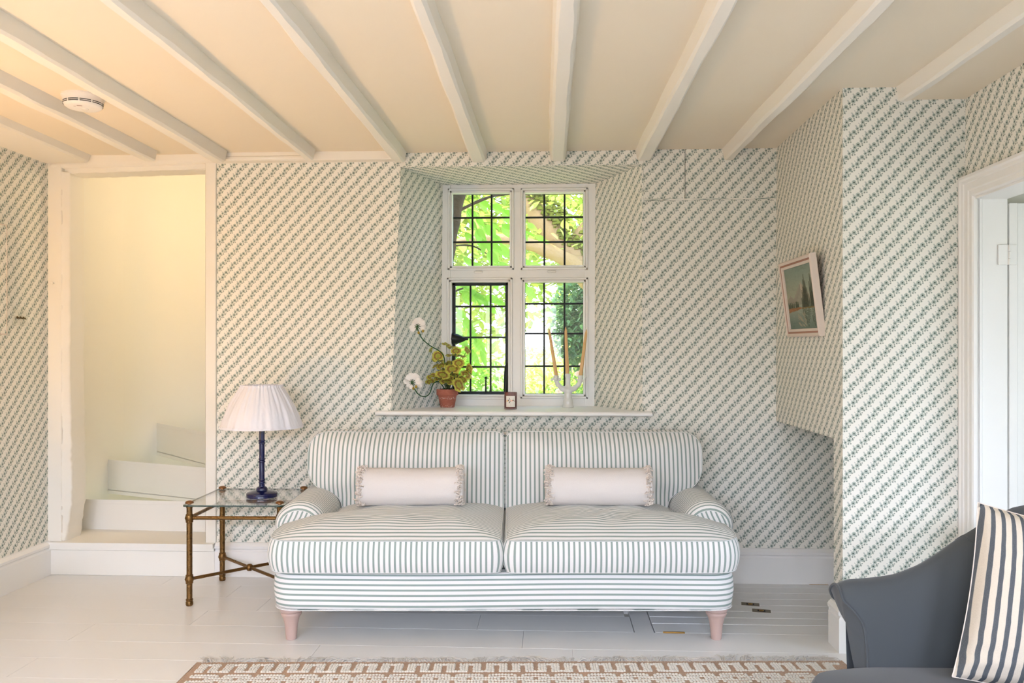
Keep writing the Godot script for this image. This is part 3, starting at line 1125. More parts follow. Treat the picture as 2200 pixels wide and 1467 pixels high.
	var edge := func(k: int, back := 0.0) -> Array:
		# line of riser k from the pivot to the outer walls
		var a := deg_to_rad(ang[k])
		var d := Vector2(-cos(a), -sin(a))
		var t: float = (xl - piv.x) / d.x if d.x < -0.01 else 99.0
		if piv.y + d.y * t < -6.18:
			t = (-6.18 - piv.y) / d.y
		var o := Vector2(-d.y, d.x) * back
		if o.y < 0:
			o = -o
		return [piv + o, piv + d * t + o]
	for k in range(1, 6):
		var fe: Array = edge.call(k - 1, 0.018) if k > 1 else [Vector2(-1.951, ZW + 0.045), Vector2(XL, ZW + 0.045)]
		var be: Array = edge.call(min(k, 5), -0.02)
		if k == 1:
			be = edge.call(1, -0.02)
		var poly := [fe[0], fe[1]]
		if k > 1 and fe[1].x > xl + 0.01 and fe[1].y > -6.17:
			pass
		if absf(fe[1].x - xl) < 0.03 and be[1].y < -6.1 and be[1].x > xl + 0.03:
			poly.append(Vector2(xl, -6.18))
		poly.append(be[1])
		poly.append(be[0])
		if k == 1:
			poly = [Vector2(-1.955, ZW + 0.045), Vector2(XL - 0.0, ZW + 0.045), Vector2(XL, ZW - 0.06), Vector2(xl, ZW - 0.06), be[1], be[0], Vector2(-1.975, ZW - 0.1), Vector2(-1.955, ZW - 0.05)]
		var tread := MB.new()
		prism(tread, poly, hs[k - 1] - 0.028, hs[k - 1])
		part(s, "tread", tread, mats.stair_paint)
		var ris := MB.new()
		var lo: float = 0.0 if k == 1 else hs[k - 2] - 0.005
		if k == 1:
			slab(ris, Vector3(XL, 0, ZW - 0.02), Vector3(-1.951, hs[0] - 0.024, ZW + 0.028), 0.002)
			slab(ris, Vector3(XL, hs[0] - 0.046, ZW - 0.02), Vector3(-1.951, hs[0] - 0.024, ZW + 0.036), 0.004)
		else:
			var a: Array = edge.call(k - 1, 0.0)
			var b: Array = edge.call(k - 1, -0.02)
			prism(ris, [a[0], a[1], b[1], b[0]], lo, hs[k - 1] - 0.024)
		part(s, "riser", ris, mats.stair_paint)


func build_window() -> void:
	var w := setting("window_1", "white framed leaded window of four lights in the deep recess")
	var fm := MB.new()
	var zf := -5.2
	var zb := -5.29
	var lights := [[-0.629, -0.262, 1.845, 2.308], [-0.168, 0.202, 1.845, 2.306], [-0.634, -0.272, 1.032, 1.745], [-0.170, 0.202, 1.036, 1.743]]
	slab(fm, Vector3(-0.70, 0.95, zb), Vector3(-0.638, 2.37, zf), 0.004)
	slab(fm, Vector3(0.206, 0.95, zb), Vector3(0.29, 2.37, zf), 0.004)
	slab(fm, Vector3(-0.64, 2.31, zb), Vector3(0.21, 2.37, zf), 0.004)
	slab(fm, Vector3(-0.64, 0.95, zb), Vector3(0.21, 1.03, zf), 0.004)
	slab(fm, Vector3(-0.64, 1.752, zb), Vector3(0.21, 1.838, zf), 0.004)
	slab(fm, Vector3(-0.252, 1.83, zb), Vector3(-0.178, 2.32, zf), 0.004)
	slab(fm, Vector3(-0.26, 1.02, zb), Vector3(-0.178, 1.76, zf), 0.004)
	part(w, "frame", fm, mats.trim_paint)
	for l in lights:
		# stepped bead round each light
		var bd := MB.new()
		for q in [[0.026, 0.014, zf + 0.010], [0.012, 0.014, zf + 0.003]]:
			var o: float = q[0]
			var wd: float = q[1]
			slab(bd, Vector3(l[0] - o, l[2] - o, zf - 0.05), Vector3(l[0] - o + wd, l[3] + o, q[2]), 0.003)
			slab(bd, Vector3(l[1] + o - wd, l[2] - o, zf - 0.05), Vector3(l[1] + o, l[3] + o, q[2]), 0.003)
			slab(bd, Vector3(l[0] - o, l[2] - o, zf - 0.05), Vector3(l[1] + o, l[2] - o + wd, q[2]), 0.003)
			slab(bd, Vector3(l[0] - o, l[3] + o - wd, zf - 0.05), Vector3(l[1] + o, l[3] + o, q[2]), 0.003)
		part(w, "glazing_bead", bd, mats.trim_paint)
	var xs := [[0.0, 0.341, 0.675, 1.0], [0.0, 0.33, 0.677, 1.0], [0.0, 0.306, 0.70, 1.0], [0.0, 0.33, 0.677, 1.0]]
	var ys := [[0.0, 0.323, 0.658, 1.0], [0.0, 0.323, 0.662, 1.0], [0.0, 0.20, 0.49, 0.765, 1.0], [0.0, 0.19, 0.458, 0.75, 1.0]]
	var r := RandomNumberGenerator.new()
	r.seed = 17
	var zp := -5.255
	for i in 4:
		var l: Array = lights[i].duplicate()
		if i == 2:
			# opening casement in an iron frame
			var ir := MB.new()
			slab(ir, Vector3(l[0], l[2], zp - 0.012), Vector3(l[0] + 0.022, l[3], zp + 0.012), 0.003)
			slab(ir, Vector3(l[1] - 0.022, l[2], zp - 0.012), Vector3(l[1], l[3], zp + 0.012), 0.003)
			slab(ir, Vector3(l[0], l[2], zp - 0.012), Vector3(l[1], l[2] + 0.02, zp + 0.012), 0.003)
			slab(ir, Vector3(l[0], l[3] - 0.02, zp - 0.012), Vector3(l[1], l[3], zp + 0.012), 0.003)
			part(w, "iron_casement", ir, mats.iron)
			l = [l[0] + 0.018, l[1] - 0.018, l[2] + 0.016, l[3] - 0.016]
		var W: float = l[1] - l[0]
		var H: float = l[3] - l[2]
		for k in xs[i].size():
			var x: float = l[0] + W * xs[i][k]
			var b := MB.new()
			var wd := 0.012 if k > 0 and k < 3 else 0.008
			b.box(Vector3(x, (l[2] + l[3]) / 2, zp), Vector3(wd, H, 0.010), 0.003)
			part(w, "lead_came", b, mats.lead)
		for k in ys[i].size():
			var y: float = l[3] - H * ys[i][k]
			var b := MB.new()
			var wd := 0.012 if k > 0 and k < ys[i].size() - 1 else 0.008
			b.box(Vector3((l[0] + l[1]) / 2, y, zp + 0.001), Vector3(W, wd, 0.011), 0.003)
			part(w, "lead_came", b, mats.lead)
		for a in 3:
			for c in ys[i].size() - 1:
				var x0: float = l[0] + W * xs[i][a]
				var x1: float = l[0] + W * xs[i][a + 1]
				var y1: float = l[3] - H * ys[i][c]
				var y0: float = l[3] - H * ys[i][c + 1]
				var g := MB.new()
				g.box(Vector3((x0 + x1) / 2, (y0 + y1) / 2, zp), Vector3(x1 - x0, y1 - y0, 0.003), 0.0, Basis.from_euler(Vector3(r.randfn(0, 0.003), r.randfn(0, 0.003), 0)))
				part(w, "pane", g, mats.window_pane)
	# ironwork of the casement
	var hd := MB.new()
	hd.tube([Vector3(-0.636, 1.387, zp + 0.02), Vector3(-0.60, 1.385, zp + 0.028), Vector3(-0.563, 1.384, zp + 0.026), Vector3(-0.545, 1.385, zp + 0.022), Vector3(-0.53, 1.385, zp + 0.02)], [0.038, 0.034, 0.018, 0.008, 0.009], 10)
	part(w, "iron_hinge", hd, mats.iron)
	var stay := MB.new()
	stay.tube([Vector3(-0.417, 1.035, zp + 0.02), Vector3(-0.417, 1.09, zp + 0.02), Vector3(-0.417, 1.13, zp + 0.02)], [0.0065, 0.0055, 0.0042], 8)
	stay.lathe([Vector2(0, -0.009), Vector2(0.007, -0.005), Vector2(0.0095, 0), Vector2(0.007, 0.006), Vector2(0, 0.009)], 10, Vector3(-0.417, 1.138, zp + 0.02))
	stay.bar(Vector3(-0.46, 1.038, zp + 0.02), Vector3(-0.30, 1.038, zp + 0.02), 0.014, 0.010)
	part(w, "casement_stay", stay, mats.iron)
	var la := MB.new()
	la.tube([Vector3(-0.289, 1.05, zp + 0.02), Vector3(-0.287, 1.16, zp + 0.022), Vector3(-0.286, 1.20, zp + 0.022), Vector3(-0.283, 1.235, zp + 0.02)], [0.015, 0.015, 0.013, 0.006], 8)
	part(w, "casement_latch", la, mats.iron)
	for x in [-0.46, 0.0]:
		var cl := MB.new()
		cl.box(Vector3(x, 1.806, zf + 0.012), Vector3(0.055, 0.012, 0.012), 0.004)
		part(w, "glazing_clip", cl, mats.trim_paint)
	# sill board
	var sill := setting("trim_2", "white painted window board across the foot of the recess")
	var mb := MB.new()
	prism(mb, [Vector2(-1.008, ZW), Vector2(-1.008, ZW + 0.042), Vector2(0.568, ZW + 0.042), Vector2(0.568, ZW), Vector2(0.518, ZW), Vector2(0.28, -5.22), Vector2(-0.71, -5.22), Vector2(-0.926, ZW)], 0.938, 0.964)
	mb.tube([Vector3(-1.007, 0.951, ZW + 0.042), Vector3(0.567, 0.951, ZW + 0.042)], [0.0128], 14)
	part(sill, "window_board", mb, mats.trim_paint)


func build_doorway() -> void:
	var tr := setting("trim_3", "white moulded architrave round the doorway beside the armchair")
	var mb := MB.new()
	# profile across the architrave: out from the wall, across
	var prof := [Vector2(0, 0), Vector2(0.032, 0.0), Vector2(0.034, 0.012), Vector2(0.028, 0.020), Vector2(0.026, 0.030), Vector2(0.022, 0.034), Vector2(0.022, 0.062), Vector2(0.018, 0.068), Vector2(0.018, 0.088), Vector2(0.012, 0.094), Vector2(0, 0.096)]
	# far jamb, head and near jamb, mitred
	var za := ZB + 0.002
	var zz := -2.62
	for k in prof.size() - 1:
		var o: Vector2 = prof[k]
		var q: Vector2 = prof[k + 1]
		var dd := (q - o).normalized()
		var path := func(p: Vector2) -> Array:
			var x := XR - p.x
			return [Vector3(x, 0, za + p.y), Vector3(x, 2.05 - p.y, za + p.y), Vector3(x, 2.05 - p.y, zz - p.y), Vector3(x, 0, zz - p.y)]
		var m0: Array = path.call(o)
		var m1: Array = path.call(q)
		var across := [Vector3.BACK, Vector3.DOWN, Vector3.FORWARD]
		for e in 3:
			mb.quad(m0[e], m0[e + 1], m1[e + 1], m1[e], Vector3.LEFT * dd.y - across[e] * dd.x)
	part(tr, "architrave", mb, mats.trim_paint)
	var j := MB.new()
	slab(j, Vector3(XR - 0.006, 0, -3.60), Vector3(XR + 0.132, 1.975, -3.572), 0.003)
	slab(j, Vector3(XR - 0.006, 0, -2.735), Vector3(XR + 0.132, 1.975, -2.707), 0.003)
	slab(j, Vector3(XR - 0.006, 1.945, -3.60), Vector3(XR + 0.132, 1.975, -2.707), 0.003)
	slab(j, Vector3(XR + 0.012, 0, -3.58), Vector3(XR + 0.026, 1.95, -3.566), 0.003)
	part(tr, "door_lining", j, mats.trim_paint)
	# the open door beyond
	var d := setting("door_1", "white painted panel door standing open beyond the doorway")
	var lf := MB.new()
	slab(lf, Vector3(XR + 0.138, 0.01, -3.592), Vector3(XR + 0.174, 1.93, -3.574), 0.003)
	slab(lf, Vector3(XR + 0.174, 0.01, -3.612), Vector3(XR + 0.92, 1.93, -3.580), 0.003)
	part(d, "door_leaf", lf, mats.trim_paint)
	for y in [1.71, 0.3]:
		var h := MB.new()
		h.box(Vector3(XR + 0.112, y, -3.568), Vector3(0.045, 0.085, 0.004), 0.001)
		h.box(Vector3(XR + 0.152, y, -3.570), Vector3(0.030, 0.085, 0.003), 0.001)
		for k in 3:
			h.tube([Vector3(XR + 0.135, y - 0.042 + k * 0.0285, -3.566), Vector3(XR + 0.135, y - 0.042 + k * 0.0285 + 0.026, -3.566)], [0.006], 10)
		part(d, "butt_hinge", h, mats.trim_paint)
	# passage beyond
	var w := setting("wall_passage", "plain cream walls of the passage beyond the doorway")
	mb = MB.new()
	slab(mb, Vector3(XR + 0.13, -0.02, -3.80), Vector3(XR + 1.35, YC + 0.1, -3.66), 0.0)
	slab(mb, Vector3(XR + 1.2, -0.02, -3.80), Vector3(XR + 1.35, YC + 0.1, -3.05), 0.0)
	slab(mb, Vector3(XR + 1.2, -0.02, -1.65), Vector3(XR + 1.35, YC + 0.1, -1.0), 0.0)
	slab(mb, Vector3(XR + 1.2, 2.05, -3.1), Vector3(XR + 1.35, YC + 0.1, -1.6), 0.0)
	slab(mb, Vector3(XR + 0.13, -0.02, -1.15), Vector3(XR + 1.35, YC + 0.1, -1.0), 0.0)
	slab(mb, Vector3(XR + 0.1, YC, -3.80), Vector3(XR + 1.35, YC + 0.15, -1.0), 0.0)
	part(w, "plaster", mb, mats.stair_paint)
	# glazed garden door in the passage
	var gd := setting("door_2", "white glazed garden door at the side of the passage")
	var gf := MB.new()
	for z in [-3.0, -2.35, -1.70]:
		gf.box(Vector3(XR + 1.28, 1.02, z), Vector3(0.05, 2.04, 0.09), 0.004)
	for y in [0.06, 0.72, 1.38, 2.0]:
		gf.box(Vector3(XR + 1.28, y, -2.35), Vector3(0.045, 0.09 if y > 1.9 or y < 0.1 else 0.03, 1.38), 0.004)
	part(gd, "frame", gf, mats.trim_paint)


# ---------------------------------------------------------------- upholstery
const STRIPE := 0.0235 * 4.0      # one tile of the ticking holds four stripes


# a boxed cushion: an outline, a band round it and crowned faces
func cushion(parent: Node3D, called: String, pts: Array, place: Callable, hb: float, bulge: float, crown: float, along: Callable, m: Material, dents = null) -> MeshInstance3D:
	var mb := MB.new()
	var n := pts.size()
	var mid := Vector2.ZERO
	for p in pts:
		mid += p / n
	var area := 0.0
	for i in n:
		area += pts[i].cross(pts[(i + 1) % n])
	var out := []
	var run := [0.0]
	for i in n:
		var t: Vector2 = (pts[(i + 1) % n] - pts[(i + n - 1) % n]).normalized()
		out.append(Vector2(t.y, -t.x) * signf(area))
		run.append(run[-1] + pts[i].distance_to(pts[(i + 1) % n]))
	var P := []
	var U := []
	for k in 9:
		var t := -1.0 + k / 4.0
		var row := PackedVector3Array()
		var ur := []
		for i in n + 1:
			var j := i % n
			row.append(place.call(pts[j] + out[j] * bulge * (1.0 - pow(absf(t), 2.4)), hb * t))
			ur.append(Vector2(run[i] / STRIPE, hb * t / STRIPE))
		P.append(row)
		U.append(ur)
	mb.grid(P, U, true)
	var ref: Vector3 = place.call(mid, 1.0) - place.call(mid, -1.0)
	for sgn in [1, -1]:
		P = []
		U = []
		for k in 15:
			var s := 1.0 - pow(k / 14.0, 1.35)
			var row := PackedVector3Array()
			var ur := []
			for i in n + 1:
				var j := i % n
				var p: Vector2 = mid + (pts[j] - mid) * s
				var h := hb + crown * (1.0 - pow(s, 3.2)) * (1.0 if sgn > 0 else 0.15)
				if dents != null and sgn > 0:
					h += dents.call(p) * (1.0 - pow(s, 6.0))
				row.append(place.call(p, h * sgn))
				ur.append(Vector2(along.call(p) / STRIPE, 0.3 + p.x / STRIPE))
			P.append(row)
			U.append(ur)
		mb.grid(P, U, true, false, ref * sgn)
	return part(parent, called, mb, m)


func piping(parent: Node3D, pts: Array, place: Callable, h: float, m: Material, r := 0.0035) -> void:
	var mb := MB.new()
	var q := []
	for p in pts:
		q.append(place.call(p, h))
	q.append(q[0])
	mb.tube(q, [r], 6, false)
	part(parent, "piping", mb, m)


func build_sofa() -> void:
	var s := thing("sofa", "two-seater sofa in white and sage ticking stripes with pink-beige turned legs", "sofa", fr(-0.0375, 0, 4.18), YAW)
	var m: Material = mats.sofa_ticking
	# base, striped level
	var mb := MB.new()
	var o := outline([Vector2(-1.045, 0.50), Vector2(1.045, 0.50), Vector2(1.045, -0.46), Vector2(-1.045, -0.46)], [0.13, 0.13, 0.03, 0.03], 0.025)
	var P := []
	var U := []
	for q in [[0.150, 0.035], [0.151, 0.012], [0.158, 0.003], [0.175, 0.0], [0.23, -0.006], [0.285, -0.003], [0.305, 0.004], [0.318, 0.018], [0.322, 0.05], [0.322, 0.15]]:
		var row := PackedVector3Array()
		var ur := []
		for i in o.size() + 1:
			var p: Vector2 = o[i % o.size()]
			var l := Vector2(p.x / 1.045, p.y / 0.5)
			row.append(Vector3(p.x * (1 - q[1] / 1.045), q[0] + 0.003 * sin(p.x * 4.0) * (1.0 if p.y > 0.3 else 0.0), p.y * (1 - q[1] / 0.5)))
			ur.append(Vector2((q[0] + 0.0 + q[1] * 0.6) / STRIPE + 0.06, p.x / STRIPE))
		P.append(row)
		U.append(ur)
	mb.grid(P, U, true)
	prism(mb, o, 0.149, 0.152)
	part(s, "base", mb, m)
	var deck := MB.new()
	slab(deck, Vector3(-0.98, 0.30, -0.44), Vector3(0.98, 0.3235, 0.42), 0.01)
	part(s, "seat_deck", deck, m)
	# legs
	for x in [-0.965, 0.965]:
		for z in [0.425, -0.37]:
			var lg := MB.new()
			lg.lathe([Vector2(0, 0), Vector2(0.022, 0), Vector2(0.0235, 0.002), Vector2(0.026, 0.03), Vector2(0.030, 0.07), Vector2(0.037, 0.098), Vector2(0.044, 0.110), Vector2(0.047, 0.116), Vector2(0.046, 0.122), Vector2(0.043, 0.124), Vector2(0.049, 0.129), Vector2(0.0505, 0.137), Vector2(0.048, 0.145), Vector2(0.044, 0.152), Vector2(0, 0.152)], 28, Vector3(x, 0, z))
			part(s, "leg", lg, mats.leg_paint)
	# rolled arms
	for sg in [-1, 1]:
		arm(s, sg, m)
	# back frame
	var bk := MB.new()
	var prof := []
	for k in 25:
		var a := PI * k / 24.0
		prof.append(Vector2(-0.37 + 0.075 * cos(a), 0.70 + 0.075 * sin(a)))
	P = []
	U = []
	var sec := [Vector2(-0.27, 0.16), Vector2(-0.28, 0.5)] + prof + [Vector2(-0.455, 0.4), Vector2(-0.455, 0.16)]
	for q in sec:
		P.append(PackedVector3Array([Vector3(-1.03, q.y, q.x), Vector3(1.03, q.y, q.x)]))
		U.append([Vector2(-1.03 / STRIPE, q.y), Vector2(1.03 / STRIPE, q.y)])
	bk.grid(P, U)
	for x in [-1.03, 1.03]:
		for i in range(1, sec.size() - 1):
			bk.tri(Vector3(x, sec[0].y, sec[0].x), Vector3(x, sec[i].y, sec[i].x), Vector3(x, sec[i + 1].y, sec[i + 1].x), Vector3(x, 0, 0), Vector3(signf(x), 0, 0), Vector3(signf(x), 0, 0), Vector3(signf(x), 0, 0))
	part(s, "back_frame", bk, m)
	# seat cushions, T-shaped, wrapping in front of the arms
	for sg in [-1, 1]:
		var q := [Vector2(-1.048, 0.545), Vector2(-0.012, 0.545), Vector2(-0.008, -0.22), Vector2(-0.855, -0.22), Vector2(-0.862, 0.20), Vector2(-1.048, 0.215)]
		if sg > 0:
			var e := []
			for p in q:
				e.append(Vector2(-p.x, p.y))
			q = e
		var so := outline(q, [0.12, 0.05, 0.05, 0.05, 0.02, 0.05], 0.022)
		var place := func(p: Vector2, h: float) -> Vector3:
			# front drops and rounds a little
			return Vector3(p.x, 0.405 + h - (0.012 * smoothstep(0.35, 0.55, p.y) if h > 0 else 0.0), p.y)
		var dents := func(p: Vector2) -> float:
			return 0.004 * sin(p.x * 21.0 + p.y * 9.0) * sin(p.y * 13.0) + (-0.010 * exp(-pow((p.x - 0.45) / 0.22, 2) - pow((p.y - 0.25) / 0.12, 2)) * (1.0 + sin(p.x * 38.0 + p.y * 20.0)) * 0.7 if sg > 0 else 0.0)
		var c := cushion(s, "seat_cushion", so, place, 0.078, 0.018, 0.062, func(p: Vector2): return p.y + 0.01, m, dents)
		piping(c, so, place, 0.078, m)
		piping(c, so, place, -0.074, m)
	# back cushions, wide above the arms
	for sg in [-1, 1]:
		var q := [Vector2(-1.050, 0.425), Vector2(-0.006, 0.425), Vector2(-0.004, 0.0), Vector2(-0.85, 0.0), Vector2(-0.865, 0.085), Vector2(-1.045, 0.15)]
		if sg > 0:
			var e := []
			for p in q:
				e.append(Vector2(-p.x, p.y))
			q = e
		var so := outline(q, [0.11, 0.05, 0.05, 0.06, 0.05, 0.11], 0.022)
		var place := func(p: Vector2, h: float) -> Vector3:
			var lean := deg_to_rad(11.0)
			var roll: float = p.y - 0.30
			var back := 0.0
			if roll > 0:
				back = roll * roll * 1.6
			var z := h * cos(lean) - p.y * sin(lean) - back - 0.235
			return Vector3(p.x, 0.448 + p.y * cos(lean) + h * sin(lean) * 0.5 + 0.006 * sin(p.x * 5.0 + 1.0) * p.y, z)
		var c := cushion(s, "back_cushion", so, place, 0.075, 0.014, 0.075, func(p: Vector2): return p.x - 0.004, m)
		piping(c, so, place, 0.075, m)
		piping(c, so, place, -0.075, m)


func arm(s: Node3D, sg: int, m: Material) -> void:
	var mb := MB.new()
	var sec := [Vector2(0.868, 0.30), Vector2(0.866, 0.38), Vector2(0.864, 0.45)]
	for k in 19:
		var a := deg_to_rad(180.0 - k * 11.6)
		sec.append(Vector2(0.990 + 0.126 * cos(a), 0.468 + 0.112 * sin(a)))
	sec += [Vector2(1.085, 0.415), Vector2(1.055, 0.395), Vector2(1.046, 0.36), Vector2(1.042, 0.30), Vector2(1.04, 0.17)]
	var mid := Vector2(0.975, 0.40)
	var P := []
	var U := []
	var zf := 0.205
	var rows := []
	for k in 28:
		rows.append([lerpf(-0.43, zf - 0.07, k / 27.0), 0.0])
	for k in range(1, 9):
		var a := PI / 2 * k / 8.0
		rows.append([zf - 0.07 + 0.07 * sin(a), 0.042 * (1 - cos(a))])
	for r in rows:
		var row := PackedVector3Array()
		var ur := []
		for q in sec:
			var d: Vector2 = q - mid
			var p: Vector2 = q - d.normalized() * r[1]
			var up: float = 0.010 * smoothstep(0.1, -0.4, r[0]) * smoothstep(0.4, 0.55, p.y)
			row.append(Vector3(sg * p.x, p.y + up, r[0]))
			ur.append(Vector2((r[0] + r[1] * 0.6) / STRIPE, p.y))
		P.append(row)
		U.append(ur)
	mb.grid(P, U, false, false, Vector3(-sg, 0, 0), true)
	# front panel
	var ring: PackedVector3Array = P[-1]
	var c := Vector3(sg * mid.x, mid.y, zf)
	var P2 := []
	var U2 := []
	for k in 6:
		var row := PackedVector3Array()
		var ur := []
		for q in ring:
			var p := q.lerp(c, k / 5.0) + Vector3(0, 0, 0.006 * sin(PI * 0.5 * k / 5.0))
			row.append(p)
			ur.append(Vector2((p.x + sg * 0.35 * (p.y - 0.45) * smoothstep(0.45, 0.52, p.y)) / STRIPE, p.y))
		P2.append(row)
		U2.append(ur)
	mb.grid(P2, U2, false, false, Vector3.BACK)
	part(s, "arm", mb, m)


func build_bolsters() -> void:
	for q in [[-1, "pale pink linen bolster with ruffled ends, by the lamp side of the sofa", -0.832, 2.0], [1, "pale pink linen bolster with ruffled ends, by the stair-box side of the sofa", 0.432, -3.0]]:
		var base := fr(-0.0375 + q[2] + 0.17 if q[0] < 0 else q[2] + 0.0, 0.515, 4.165)
		if q[0] < 0:
			base = fr(-0.505, 0.541, 4.14)
		else:
			base = fr(0.432, 0.541, 4.14)
		var t := thing("bolster_cushion", q[1], "cushion", base, YAW + q[3], "bolsters on the sofa")
		var R := 0.097
		var L := 0.255
		var f := FastNoiseLite.new()
		f.seed = 70 + int(q[0])
		f.frequency = 3.0
		var P := []
		var U := []
		var stations := []
		for k in 41:
			stations.append([lerpf(-L, L, k / 40.0), 1.0])
		var st := [[-L - 0.012, 0.0], [-L - 0.012, 0.35], [-L - 0.011, 0.65], [-L - 0.008, 0.86], [-L - 0.004, 0.96]] + stations + [[L + 0.004, 0.96], [L + 0.008, 0.86], [L + 0.011, 0.65], [L + 0.012, 0.35], [L + 0.012, 0.0]]
		for e in st:
			var row := PackedVector3Array()
			var ur := []
			for c in 49:
				var a := TAU * (c % 48) / 48.0
				var edge: float = smoothstep(L, L * 0.75, absf(e[0]))
				var rr: float = R * e[1] * (1.0 + 0.03 * f.get_noise_3d(e[0] * 2.0, cos(a), sin(a)) * edge - 0.04 * edge * exp(-pow((e[0] + 0.02 * q[0]) / 0.12, 2)) * maxf(0.0, sin(a)) + 0.015 * sin(a * 9.0 + q[0]) * (1.0 - edge) * (1.0 if e[1] == 1.0 else 0.3))
				var y := rr * sin(a)
				if y < -R * 0.86:
					y = -R * 0.86 - (absf(y) - R * 0.86) * 0.15
				row.append(Vector3(e[0], y + R * 0.88, rr * cos(a)))
				ur.append(Vector2(c / 12.0, e[0] * 4))
			P.append(row)
			U.append(ur)
		var mb := MB.new()
		mb.grid(P, U, true)
		part(t, "cover", mb, mats.linen)
		for sgn in [-1, 1]:
			var fr_mb := MB.new()
			for k in 210:
				var a := TAU * k / 210.0 + rng.randf() * 0.03
				var r0 := R * 0.97
				var x0: float = sgn * (L - 0.010) + rng.randfn(0, 0.005)
				var base2 := Vector3(x0, r0 * sin(a) + R * 0.88, r0 * cos(a))
				var o := Vector3(0, sin(a), cos(a))
				if base2.y < 0.012:
					base2.y = 0.012
				var side := Vector3(1, 0, 0) * rng.randf_range(-0.012, 0.012)
				var tan_ := Vector3(0, cos(a), -sin(a)) * rng.randf_range(-0.006, 0.006)
				var ln := rng.randf_range(0.008, 0.016)
				var p1 := base2 + o * ln + side * 0.6 + tan_
				var p2 := base2 + o * ln * 0.7 + side * 1.6 + tan_ * 1.5
				var p3 := base2 + side * 1.7
				for p in [0]:
					p1.y = maxf(p1.y, 0.006)
					p2.y = maxf(p2.y, 0.006)
				fr_mb.tube([base2, p1, p2, p3], [0.0034, 0.0038, 0.0034, 0.002], 5, false)
			part(t, "ruffled_fringe", fr_mb, mats.fringe_cotton)


# ---------------------------------------------------------------- side table and lamp
func build_table() -> void:
	var t := thing("side_table", "square glass-topped side table on aged brass tube legs", "table", Vector3(-1.634, 0, -4.405), 2.0)
	var a := 0.233
	var top := 0.512
	for sx in [-1, 1]:
		for sz in [-1, 1]:
			var c := Vector3(sx * a, 0, sz * a)
			var lg := MB.new()
			lg.lathe([Vector2(0, 0), Vector2(0.015, 0), Vector2(0.0185, 0.006), Vector2(0.0185, 0.018), Vector2(0.0155, 0.024), Vector2(0.018, 0.028), Vector2(0.018, 0.034), Vector2(0.0145, 0.036), Vector2(0.0145, 0.112), Vector2(0.0185, 0.115), Vector2(0.0185, 0.121), Vector2(0.019, 0.124), Vector2(0.0235, 0.136), Vector2(0.019, 0.148), Vector2(0.0185, 0.151), Vector2(0.0185, 0.157), Vector2(0.0145, 0.160), Vector2(0.0145, 0.425), Vector2(0.0185, 0.428), Vector2(0.0185, 0.434), Vector2(0.019, 0.438), Vector2(0.0235, 0.450), Vector2(0.019, 0.462), Vector2(0.0185, 0.468), Vector2(0.0145, 0.471), Vector2(0.0145, 0.5), Vector2(0.0165, 0.504), Vector2(0.0165, top), Vector2(0, top)], 24, c)
			part(t, "leg", lg, mats.aged_brass)
			var kn := MB.new()
			kn.lathe([Vector2(0, top + 0.0085), Vector2(0.010, top + 0.0085), Vector2(0.010, top + 0.012), Vector2(0.0205, top + 0.013), Vector2(0.0215, top + 0.017), Vector2(0.018, top + 0.023), Vector2(0.010, top + 0.0265), Vector2(0, top + 0.0275)], 24, c)
			part(t, "finial", kn, mats.brass_knob)
	for k in 4:
		var d0 := Vector3([-1, 1, 1, -1][k], 0, [1, 1, -1, -1][k]) * a
		var d1 := Vector3([1, 1, -1, -1][k], 0, [1, -1, -1, 1][k]) * a
		var rl := MB.new()
		var dir := (d1 - d0).normalized()
		rl.tube([d0 + dir * 0.018 + Vector3(0, 0.45, 0), d1 - dir * 0.018 + Vector3(0, 0.45, 0)], [0.0095], 14)
		part(t, "rail", rl, mats.aged_brass)
	for s in [-1, 1]:
		var st := MB.new()
		var e := Vector3(a, 0, a * s)
		st.tube([e * 0.93 + Vector3(0, 0.136, 0), -e * 0.93 + Vector3(0, 0.136, 0)], [0.0085], 14)
		part(t, "stretcher", st, mats.aged_brass)
	var hub := MB.new()
	hub.lathe([Vector2(0, -0.020), Vector2(0.012, -0.017), Vector2(0.020, -0.006), Vector2(0.020, 0.006), Vector2(0.012, 0.017), Vector2(0, 0.020)], 20, Vector3(0, 0.136, 0))
	part(t, "stretcher_ball", hub, mats.aged_brass)
	var g := MB.new()
	var o := outline([Vector2(-0.262, 0.262), Vector2(0.262, 0.262), Vector2(0.262, -0.262), Vector2(-0.262, -0.262)], [0.02, 0.02, 0.02, 0.02], 0.02)
	prism(g, o, top, top + 0.008)
	part(t, "glass_top", g, mats.clear_glass)
	var ge := MB.new()
	var P := []
	for y in [top, top + 0.001, top + 0.007, top + 0.008]:
		var row := PackedVector3Array()
		for i in o.size() + 1:
			var p: Vector2 = o[i % o.size()] * (1.0012 if y > top + 0.0005 and y < top + 0.0075 else 0.9985)
			row.append(Vector3(p.x, y, p.y))
		P.append(row)
	ge.grid(P, [], true)
	part(t, "polished_edge", ge, mats.glass_edge)


